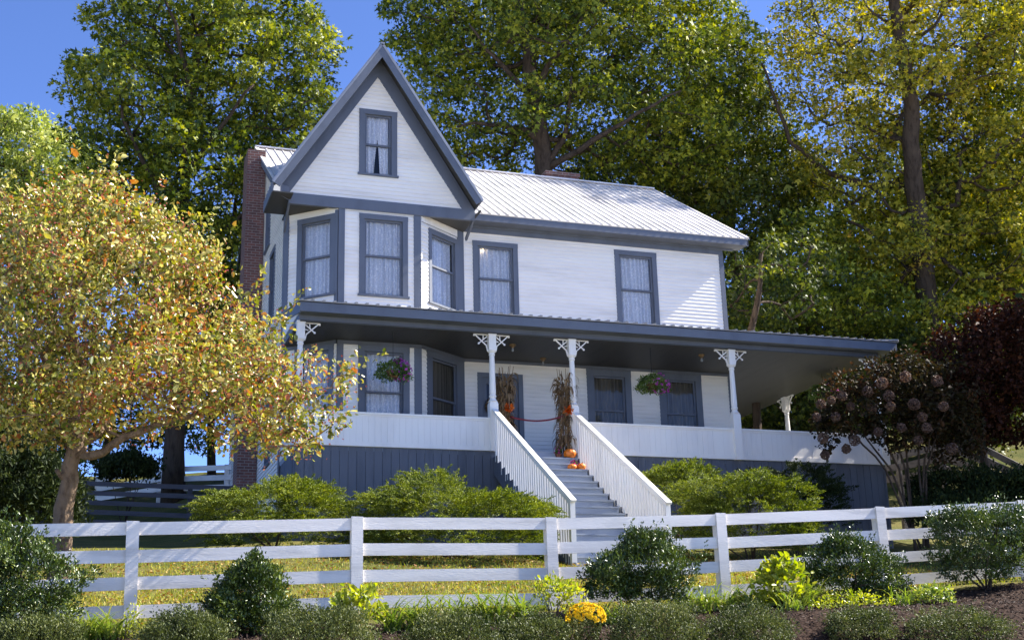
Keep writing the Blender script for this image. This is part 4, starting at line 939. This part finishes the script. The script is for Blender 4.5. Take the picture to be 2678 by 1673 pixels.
# lime hydrangea and other accents
def big_leaf(name, label, blobs, n, size, mat, cat='plant', **k): return shrub(name, label, cat, blobs, n, size, mat, .35, 'leaf', k.get('aspect', .5), stems=8, stem_r=.007, tuft=4, tr_=.03, outw=.5, up=.3, lump=.15)
big_leaf('hydrangea_bush', 'lime yellow large-leaved hydrangea in front of the fence', [(1845, 1385, 70, 50, 13.84, .3), (1850, 1350, 45, 28, 13.84, .22), (1835, 1430, 50, 30, 13.82, .22)], 700, .095, LIME)
big_leaf('young_shrub', 'yellow-green broad-leaved plant in front of the second fence span', [(850, 1425, 60, 35, 13.64, .22), (820, 1440, 40, 30, 13.62, .2), (870, 1455, 30, 30, 13.62, .15)], 300, .09, LIME)
big_leaf('young_shrub', 'sparse yellow-leaved stem plant beside the first fence post', [(315, 1470, 14, 42, 13.5, .08), (312, 1500, 24, 30, 13.5, .1)], 260, .035, LIME)
big_leaf('young_shrub', 'pale leggy plant just left of the mum in front of the third post', [(1310, 1405, 50, 40, 13, .22), (1350, 1420, 35, 35, 13, .15)], 620, .045, LIME)
big_leaf('young_shrub', 'loose yellow-green plant on the mulch near the right', [(2010, 1432, 75, 34, 13.5, .3), (1960, 1450, 55, 34, 13.3, .25), (2080, 1440, 40, 24, 13.4, .2)], 1500, .04, LIME)
big_leaf('young_shrub', 'low green and yellow plant on the mulch below the right holly', [(2200, 1416, 58, 26, 13.6, .25)], 800, .045, LILY)
big_leaf('young_shrub', 'pale leafy seedling at the foot of the corner holly', [(130, 1450, 55, 50, 13.64, .25), (90, 1490, 60, 30, 13.56, .25)], 600, .05, PALE)
def straps(name, label, spots, n, L, wd, mat, cat='plant'):
    """arching strap leaves"""
    spots = [(a_, b_, bd(a_, c_)) for a_, b_, c_ in spots]
    c0 = np.mean([at(*s) for s in spots], 0); b0 = np.array([c0[0], c0[1], gz(c0[0], c0[1])]); T = empty(name, b0); tag(T, label, cat)
    V = []; F = []; K = 6
    for s in spots:
        c = at(*s); 
        for i in range(n):
            a = rng.uniform(0, 2 * math.pi); h = np.array([math.cos(a), math.sin(a), 0]); l = L * rng.uniform(.6, 1.25); p = np.array([c[0], c[1], gz(c[0], c[1])]) + rng.normal(size=3) * np.array([.07, .07, 0]); el = rng.uniform(.9, 1.45); sd = np.cross(h, (0, 0, 1)); b = len(V)
            for k in range(K + 1):
                f_ = k / K; ww = wd * (1 - f_ ** 2.5) * .5 + .0008; V += [p - sd * ww, p + sd * ww]
                e2 = el - f_ * rng.uniform(1.4, 1.9); p = p + (h * math.cos(e2) + np.array([0, 0, math.sin(e2)])) * l / K
            F += [(b + 2 * k, b + 2 * k + 1, b + 2 * k + 3, b + 2 * k + 2) for k in range(K)]
    link('foliage', npmesh('foliage', np.array(V), np.array(F)), mat, T)
straps('daylily_clump', 'bright green daylilies at lower left between the low shrubs', [(185, 1500, 13.5), (225, 1500, 13.52), (265, 1500, 13.5)], 70, .50, .018, LILY)
straps('daylily_clump', 'pale green daylilies in front of the second fence span', [(930, 1490, 13.6), (985, 1490, 13.64), (1040, 1480, 13.66), (1090, 1475, 13.68), (1140, 1475, 13.66), (1190, 1480, 13.68), (1240, 1480, 13.7)], 70, .62, .020, LILY)
straps('daylily_clump', 'yellow-green daylilies between the round holly and the lime hydrangea', [(1620, 1470, 13.72), (1670, 1470, 13.74), (1720, 1470, 13.74), (1770, 1470, 13.72)], 65, .55, .018, LILY)
straps('grass_clump', 'fine upright green grass tuft on the mulch edge', [(1895, 1500, 13.64), (1910, 1500, 13.64)], 220, .5, .006, LILY)
straps('daylily_clump', 'small daylily clump on the open mulch at the right', [(2130, 1440, 13.4)], 50, .35, .014, LILY)
straps('daylily_clump', 'daylilies tucked behind the low shrubs just right of the mum', [(1440, 1465, 13.2), (1480, 1470, 13.2), (1880, 1470, 13.2)], 50, .45, .016, LILY)
straps('grass_clump', 'small fine grass tuft under the yellow mum', [(1400, 1512, 13.52)], 140, .16, .005, LILY)
# yellow chrysanthemum
mc = at(1384, 1458, bd(1384, 11.6)); T = empty('chrysanthemum', (mc[0], mc[1], gz(mc[0], mc[1]))); tag(T, 'rounded golden yellow mum in full bloom among the low shrubs', 'flower')
MUM = leafmat('golden_petals', [(0, (.82, .48, .01)), (.5, (.88, .62, .02)), (1, (.92, .72, .06))], .2, .6, .25, 6, .3)
V = []; nfl = 170; dd = rdir(nfl * 3); dd = dd[dd[:, 2] > -.35][:nfl]
for d in dd:
    pass
cen = mc + dd * np.array([.20, .20, .14]); P_ = np.repeat(cen, 26, 0); nn = np.repeat(dd, 26, 0); q = len(P_)
tg = unit(np.cross(nn, rng.normal(size=(q, 3)))); ax = unit(tg + nn * rng.uniform(.1, 1.2, (q, 1)))
leaves('bloom', P_, np.full(q, .024), ax, nn, MUM, T, 'leaf', .4)
dl = rdir(1500); dl[:, 2] = -abs(dl[:, 2]) * .9; leaves('foliage', mc + dl * np.array([.15, .15, .34]), np.full(1500, .03), rdir(1500), rdir(1500), BOXL, T)

# ================================================================== hedges in shade
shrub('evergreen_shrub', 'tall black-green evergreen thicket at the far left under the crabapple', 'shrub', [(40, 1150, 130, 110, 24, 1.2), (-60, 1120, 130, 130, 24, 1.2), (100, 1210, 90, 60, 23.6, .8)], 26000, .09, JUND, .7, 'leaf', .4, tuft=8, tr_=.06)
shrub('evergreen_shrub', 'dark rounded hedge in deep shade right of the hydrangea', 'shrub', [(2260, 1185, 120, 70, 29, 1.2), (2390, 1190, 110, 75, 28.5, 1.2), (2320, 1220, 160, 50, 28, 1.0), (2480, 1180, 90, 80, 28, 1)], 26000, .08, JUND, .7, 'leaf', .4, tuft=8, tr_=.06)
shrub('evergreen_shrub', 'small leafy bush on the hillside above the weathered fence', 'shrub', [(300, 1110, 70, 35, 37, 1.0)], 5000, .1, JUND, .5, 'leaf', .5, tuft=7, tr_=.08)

# ================================================================== grass and fallen leaves
def scatter(n, x0, x1, y0, y1): return rng.uniform(x0, x1, n), rng.uniform(y0, y1, n)
n_ = 110000; gx_, gy_ = scatter(n_, -15, 9, -13.9, -3.0)
keep = rng.uniform(0, 1, n_) < np.clip(1.15 - (gy_ + 13.7) / 9, .15, 1); gx_, gy_ = gx_[keep], gy_[keep]; n_ = len(gx_)
GP = np.stack([gx_, gy_, ground_z(gx_, gy_) - .005], 1); GA = unit(rng.normal(size=(n_, 3)) * .45 + np.array([0, 0, 1]))
GRASS = leafmat('grass_blades', [(0, (.10, .15, .02)), (.35, (.24, .27, .035)), (.65, (.42, .38, .06)), (.85, (.52, .40, .10)), (1, (.55, .38, .13))], .3, .6, .35, .7, .45)
tag(leaves('lawn_grass', GP, rng.uniform(.035, .08, n_), GA, rdir(n_), GRASS, None, 'quad', .22), 'short yellowing grass on the sloping lawn behind the fence', 'grass', kind='stuff')
n_ = 12000; lx, ly = scatter(n_, -15, 9, -13.7, -5); LP = np.stack([lx, ly, ground_z(lx, ly) + .03], 1)
FALL = leafmat('fallen_leaf_litter', [(0, (.12, .05, .02)), (.4, (.30, .15, .05)), (.8, (.42, .27, .08)), (1, (.5, .4, .15))], .3, .6, .2, .8, .3)
fn = unit(rng.normal(size=(n_, 3)) * .35 + np.array([0, 0, 1])); tag(leaves('fallen_leaves', LP, rng.uniform(.03, .07, n_), rdir(n_) * np.array([1, 1, .2]), fn, FALL, None, 'leaf', .6), 'brown and yellow fallen leaves on the lawn', 'leaves', kind='stuff')
n_ = 60000; lx, ly = scatter(n_, -14, 10, -18.2, -14.0); LP = np.stack([lx, ly, mulch_z(lx, ly) + .012], 1)
CHIP = leafmat('bark_chips', [(0, (.010, .006, .004)), (.5, (.04, .024, .017)), (.85, (.10, .062, .045)), (1, (.30, .22, .15))], .3, .8, 0., 2, .3)
tag(leaves('mulch_chips', LP, rng.uniform(.02, .06, n_), rdir(n_) * np.array([1, 1, .35]), unit(rng.normal(size=(n_, 3)) * .5 + np.array([0, 0, 1])), CHIP, None, 'quad', .35), 'shredded brown bark mulch in the planting bed', 'mulch', kind='stuff')

# ================================================================== porch decorations
CORN = leafmat('dry_corn_husks', [(0, (.09, .055, .03)), (.4, (.20, .125, .06)), (.8, (.33, .22, .11)), (1, (.45, .33, .18))], .3, .6, .25, 3, .3)
def corn(x, y, label, z0=.02):
    T = empty('cornstalk_bundle', (x, y, z0)); tag(T, label, 'decoration')
    m = MB()
    for i in range(22):
        a = rng.uniform(0, 6.28); r0 = rng.uniform(.03, .2); top = rng.uniform(1.5, 2.05)
        m.tube([(x + r0 * math.cos(a), y + r0 * math.sin(a) * .6, z0), (x + .05 * math.cos(a), y + .05 * math.sin(a), z0 + .95), (x + .16 * math.cos(a) + rng.normal() * .04, y + .12 * math.sin(a), z0 + top)], [.014, .012, .006], 5)
    m.build('stalk', CORN, T, fix=False)
    V = []; F = []; K = 6
    for i in range(520):
        z = z0 + rng.uniform(.1, 1.75); a = rng.uniform(0, 6.28); rr = .05 + .15 * abs(z - z0 - .95) ; h = np.array([math.cos(a), math.sin(a), 0]); p = np.array([x, y, z]) + h * rr; sd = unit(np.cross(h, (0, 0, 1)) + rng.normal(size=3) * .4); el = rng.uniform(-.2, 1.2); L = rng.uniform(.25, .55); wd = rng.uniform(.02, .055); b = len(V)
        for k in range(K + 1):
            f_ = k / K; ww = wd * (1 - f_ ** 2) * .5 + .001; V += [p - sd * ww, p + sd * ww]; e2 = el - f_ * 2.4; p = p + (h * math.cos(e2) * .55 + np.array([0, 0, math.sin(e2)])) * L / K + rng.normal(size=3) * .008
        F += [(b + 2 * k, b + 2 * k + 1, b + 2 * k + 3, b + 2 * k + 2) for k in range(K)]
    link('husk', npmesh('husk', np.array(V), np.array(F)), CORN, T)
    OR = leafmat('orange_ribbon', [(0, (.6, .09, .01)), (.6, (.75, .16, .015)), (1, (.8, .28, .03))], .4, .5, .25, 5, .2)
    c = np.array([x + .02, y - .15, z0 + .98]); n = 46; d = rdir(n); d[:, 1] = -abs(d[:, 1]); leaves('bow', np.repeat(c[None], n, 0), rng.uniform(.09, .17, n), d, rdir(n), OR, T, 'leaf', .5)
corn(.34, -2.1, 'dry cornstalk bundle with orange bow on the left porch post', .0)
corn(1.80, -2.13, 'dry cornstalk bundle with orange bow on the right porch post, pale tassels at its side', .0)
tz = []
PUMP = paint('pumpkin_skin', (.72, .19, .015), .12, .4, .1, 6)
def pumpkin(c, r, h, label):
    T = empty('pumpkin', c); tag(T, label, 'pumpkin')
    V = []; F = []; A = 40; B = 14
    for j in range(B + 1):
        ph = math.pi * j / B
        for i in range(A):
            th = 2 * math.pi * i / A; rib = 1 - .07 * abs(math.sin(th * 5)) ** .5 * 1.0 + .03; rr = r * math.sin(ph) ** .8 * rib if 0 < j < B else .001
            dip = .12 * h * math.exp(-(math.sin(ph) / .35) ** 2) * (1 if ph < math.pi / 2 else -1)
            V.append((c[0] + rr * math.cos(th), c[1] + rr * math.sin(th), c[2] + h / 2 + h / 2 * math.cos(ph) - dip))
    for j in range(B):
        for i in range(A): F.append((j * A + i, j * A + (i + 1) % A, (j + 1) * A + (i + 1) % A, (j + 1) * A + i))
    link('flesh', npmesh('flesh', np.array(V), np.array(F)), PUMP, T, True)
    m = MB(); m.tube([(c[0], c[1], c[2] + h * .86), (c[0] + .01, c[1], c[2] + h * 1.0), (c[0] + .04, c[1], c[2] + h * 1.1)], [.025 * r / .15, .016 * r / .15, .014 * r / .15], 7); m.build('stem', CORN, T)
def sz_(i): return z_a - (i + 1) * rise
pumpkin((1.78, YP - .10 - .03, sz_(0) + .0), .15, .24, 'largest orange pumpkin on the top step')
pumpkin((1.60, YP - run * 2.5, sz_(2)), .105, .14, 'squat small pumpkin, left one of the pair on the third step')
pumpkin((1.82, YP - run * 2.5, sz_(2)), .10, .165, 'round small pumpkin, right one of the pair on the third step')
MAG = leafmat('magenta_petals', [(0, (.35, .02, .12)), (.5, (.55, .06, .28)), (1, (.75, .25, .45))], .3, .5, .3, 5, .3)
PURP = leafmat('purple_petals', [(0, (.25, .02, .22)), (.45, (.60, .08, .50)), (.8, (.80, .25, .62)), (1, (.9, .7, .8))], .3, .5, .3, 4, .5)
BSKL = leafmat('petunia_leaves', [(0, (.03, .06, .015)), (.5, (.10, .17, .03)), (1, (.34, .42, .10))], .4, .45, .35, 4, .3)
POT = paint('terracotta_pot', (.20, .07, .035), .15, .7, .2, 8)
def pot(c, label, r=.09, fl=None, nf=14):
    T = empty('flower_pot', c); tag(T, label, 'flower pot')
    m = MB(); m.lathe(c, [(r * .7, 0), (r, r * 1.3), (r * 1.1, r * 1.3), (r * 1.1, r * 1.55), (r * .95, r * 1.55)], 14); m.build('pot', POT, T)
    cc = np.array(c) + (0, 0, r * 2.3); n = 260; d = rdir(n, .2); leaves('foliage', cc + d * r * 1.0 * rng.uniform(.3, 1, (n, 1)), np.full(n, .035), rdir(n) + d, d, BSKL, T)
    fc = cc + rdir(nf, .5) * r * 1.25; P_ = np.repeat(fc, 7, 0); nn = unit(P_ - cc); leaves('bloom', P_, np.full(len(P_), .032), unit(rdir(len(P_)) + nn * .4), nn, MAG, T, 'leaf', .7)
pot((1.52, YP - .08, sz_(0) + .0), 'small potted magenta flowers on the top step left of the large pumpkin', .075)
pot((1.72, YP - run * 2.5 + .15, sz_(2)), 'small potted red and pink flowers between the two small pumpkins', .07, nf=22)
# velvet rope across the top of the steps
m = MB(); pts = [];
for i in range(17):
    f_ = i / 16; pts.append((.42 + f_ * 1.30, YP + .02, .83 - .17 * math.sin(math.pi * (f_ * .75 + .1)) + .10 * f_))
m.tube(pts, .02, 8); tag(m.build('barrier_rope', flat('red_velvet', (.16, .012, .02), .9), smooth=True), 'dark red rope strung between the cornstalk bundles', 'rope')
# hanging baskets
def basket(x, y, zc, zt, label, r=.16):
    T = empty('hanging_basket', (x, y, zt)); tag(T, label, 'plant', 'flower baskets hanging from the porch ceiling')
    m = MB(); m.lathe((x, y, zc - .16), [(.09, 0), (.15, .1), (.17, .16), (.16, .16)], 14); m.build('basket', POT, T)
    m = MB(); m.tube([(x, y, zt), (x, y, zc + .35)], .006, 5)
    for k in range(3): a = k * 2.09; m.tube([(x, y, zc + .35), (x + .16 * math.cos(a), y + .16 * math.sin(a), zc)], .004, 4)
    m.build('wire', DARK, T)
    n = 2600; d = rdir(n, .1); rr = rng.uniform(.4, 1, (n, 1)) ** .6; lm = 1 + .22 * np.sin(d[:, :1] * 7 + x) * np.sin(d[:, 2:] * 6)
    P_ = np.array([x, y, zc + .02]) + d * rr * lm * np.array([.42, .30, .24]); P_[:, 2] -= .35 * np.clip(np.hypot(P_[:, 0] - x, P_[:, 1] - y) - .2, 0, 1)
    leaves('foliage', P_, rng.uniform(.03, .055, n), unit(rdir(n) + d * .6), unit(rdir(n) + np.array([0, 0, .5])), BSKL, T, 'leaf', .6)
    nf = 48; d = rdir(nf, .25); d[:, 0] = d[:, 0] * .6 + .35; d[:, 1] = -abs(d[:, 1]); fc = np.array([x, y, zc + .03]) + d * np.array([.44, .31, .25]); fc[:, 2] -= .3 * np.clip(np.hypot(fc[:, 0] - x, fc[:, 1] - y) - .2, 0, 1)
    P2 = np.repeat(fc, 6, 0); nn = unit(np.repeat(d, 6, 0)); leaves('bloom', P2, np.full(len(P2), .04), unit(rdir(len(P2)) + nn * .3), nn, PURP, T, 'leaf', .8)
basket(-2.27, -2.05, 1.74, 2.68, 'purple petunia basket hanging in front of the bay window')
basket(4.10, -2.05, 1.76, 2.68, 'purple petunia basket hanging between the two right porch windows')
basket(9.75, -.6, 2.15, 2.68, 'petunia basket hanging in the open right corner of the porch')
# porch ceiling lamps
for (x, y, lb) in ((.75, -1.55, 'white porch lamp holder on the ceiling above the steps'), (5.65, -1.7, 'white porch lamp holder on the ceiling near the fourth post'), (1.9, -.5, 'white porch lamp holder on the ceiling by the front wall')):
    T = empty('ceiling_lamp', (x, y, 2.68)); tag(T, lb, 'lamp', 'lamp holders on the porch ceiling')
    m = MB(); m.lathe((x, y, 2.60), [(.035, 0), (.04, .03), (.075, .05), (.08, .08)], 14); m.build('holder', CORN, T)
    m = MB(); m.lathe((x, y, 2.50), [(.012, 0), (.03, .02), (.034, .05), (.018, .1)], 12); m.build('bulb', flat('unlit_bulb', (.25, .25, .24), .15), T)
# wreath on the door
T = empty('door_wreath', (.74, -.03, 1.5)); tag(T, 'brown twig wreath on the glass front door', 'wreath')
a = rng.uniform(0, 6.28, 900); c = np.stack([.80 + .20 * np.cos(a), np.full(900, -.05), 1.5 + .20 * np.sin(a)], 1) + rng.normal(size=(900, 3)) * np.array([.03, .012, .03])
leaves('foliage', c, rng.uniform(.04, .07, 900), unit(np.stack([-np.sin(a), np.zeros(900), np.cos(a)], 1) + rng.normal(size=(900, 3)) * .5), rdir(900), CORN, T)

# small lit bulb glinting in the upper window
T = empty('lamp', (.58, .09, 5.6)); tag(T, 'tiny lit bulb shining in the upper window right of the bay', 'lamp')
m = MB(); m.lathe((.58, .09, 5.56), [(.005, 0), (.022, .012), (.026, .03), (.018, .05), (.004, .06)], 12); m.build('bulb', flat('warm_lit_bulb', (1, .75, .45), .3, emit=4), T, smooth=True)
m = MB(); m.tube([(.58, .09, 5.62), (.58, .09, 5.67)], .012, 8); m.build('socket', DARK, T)
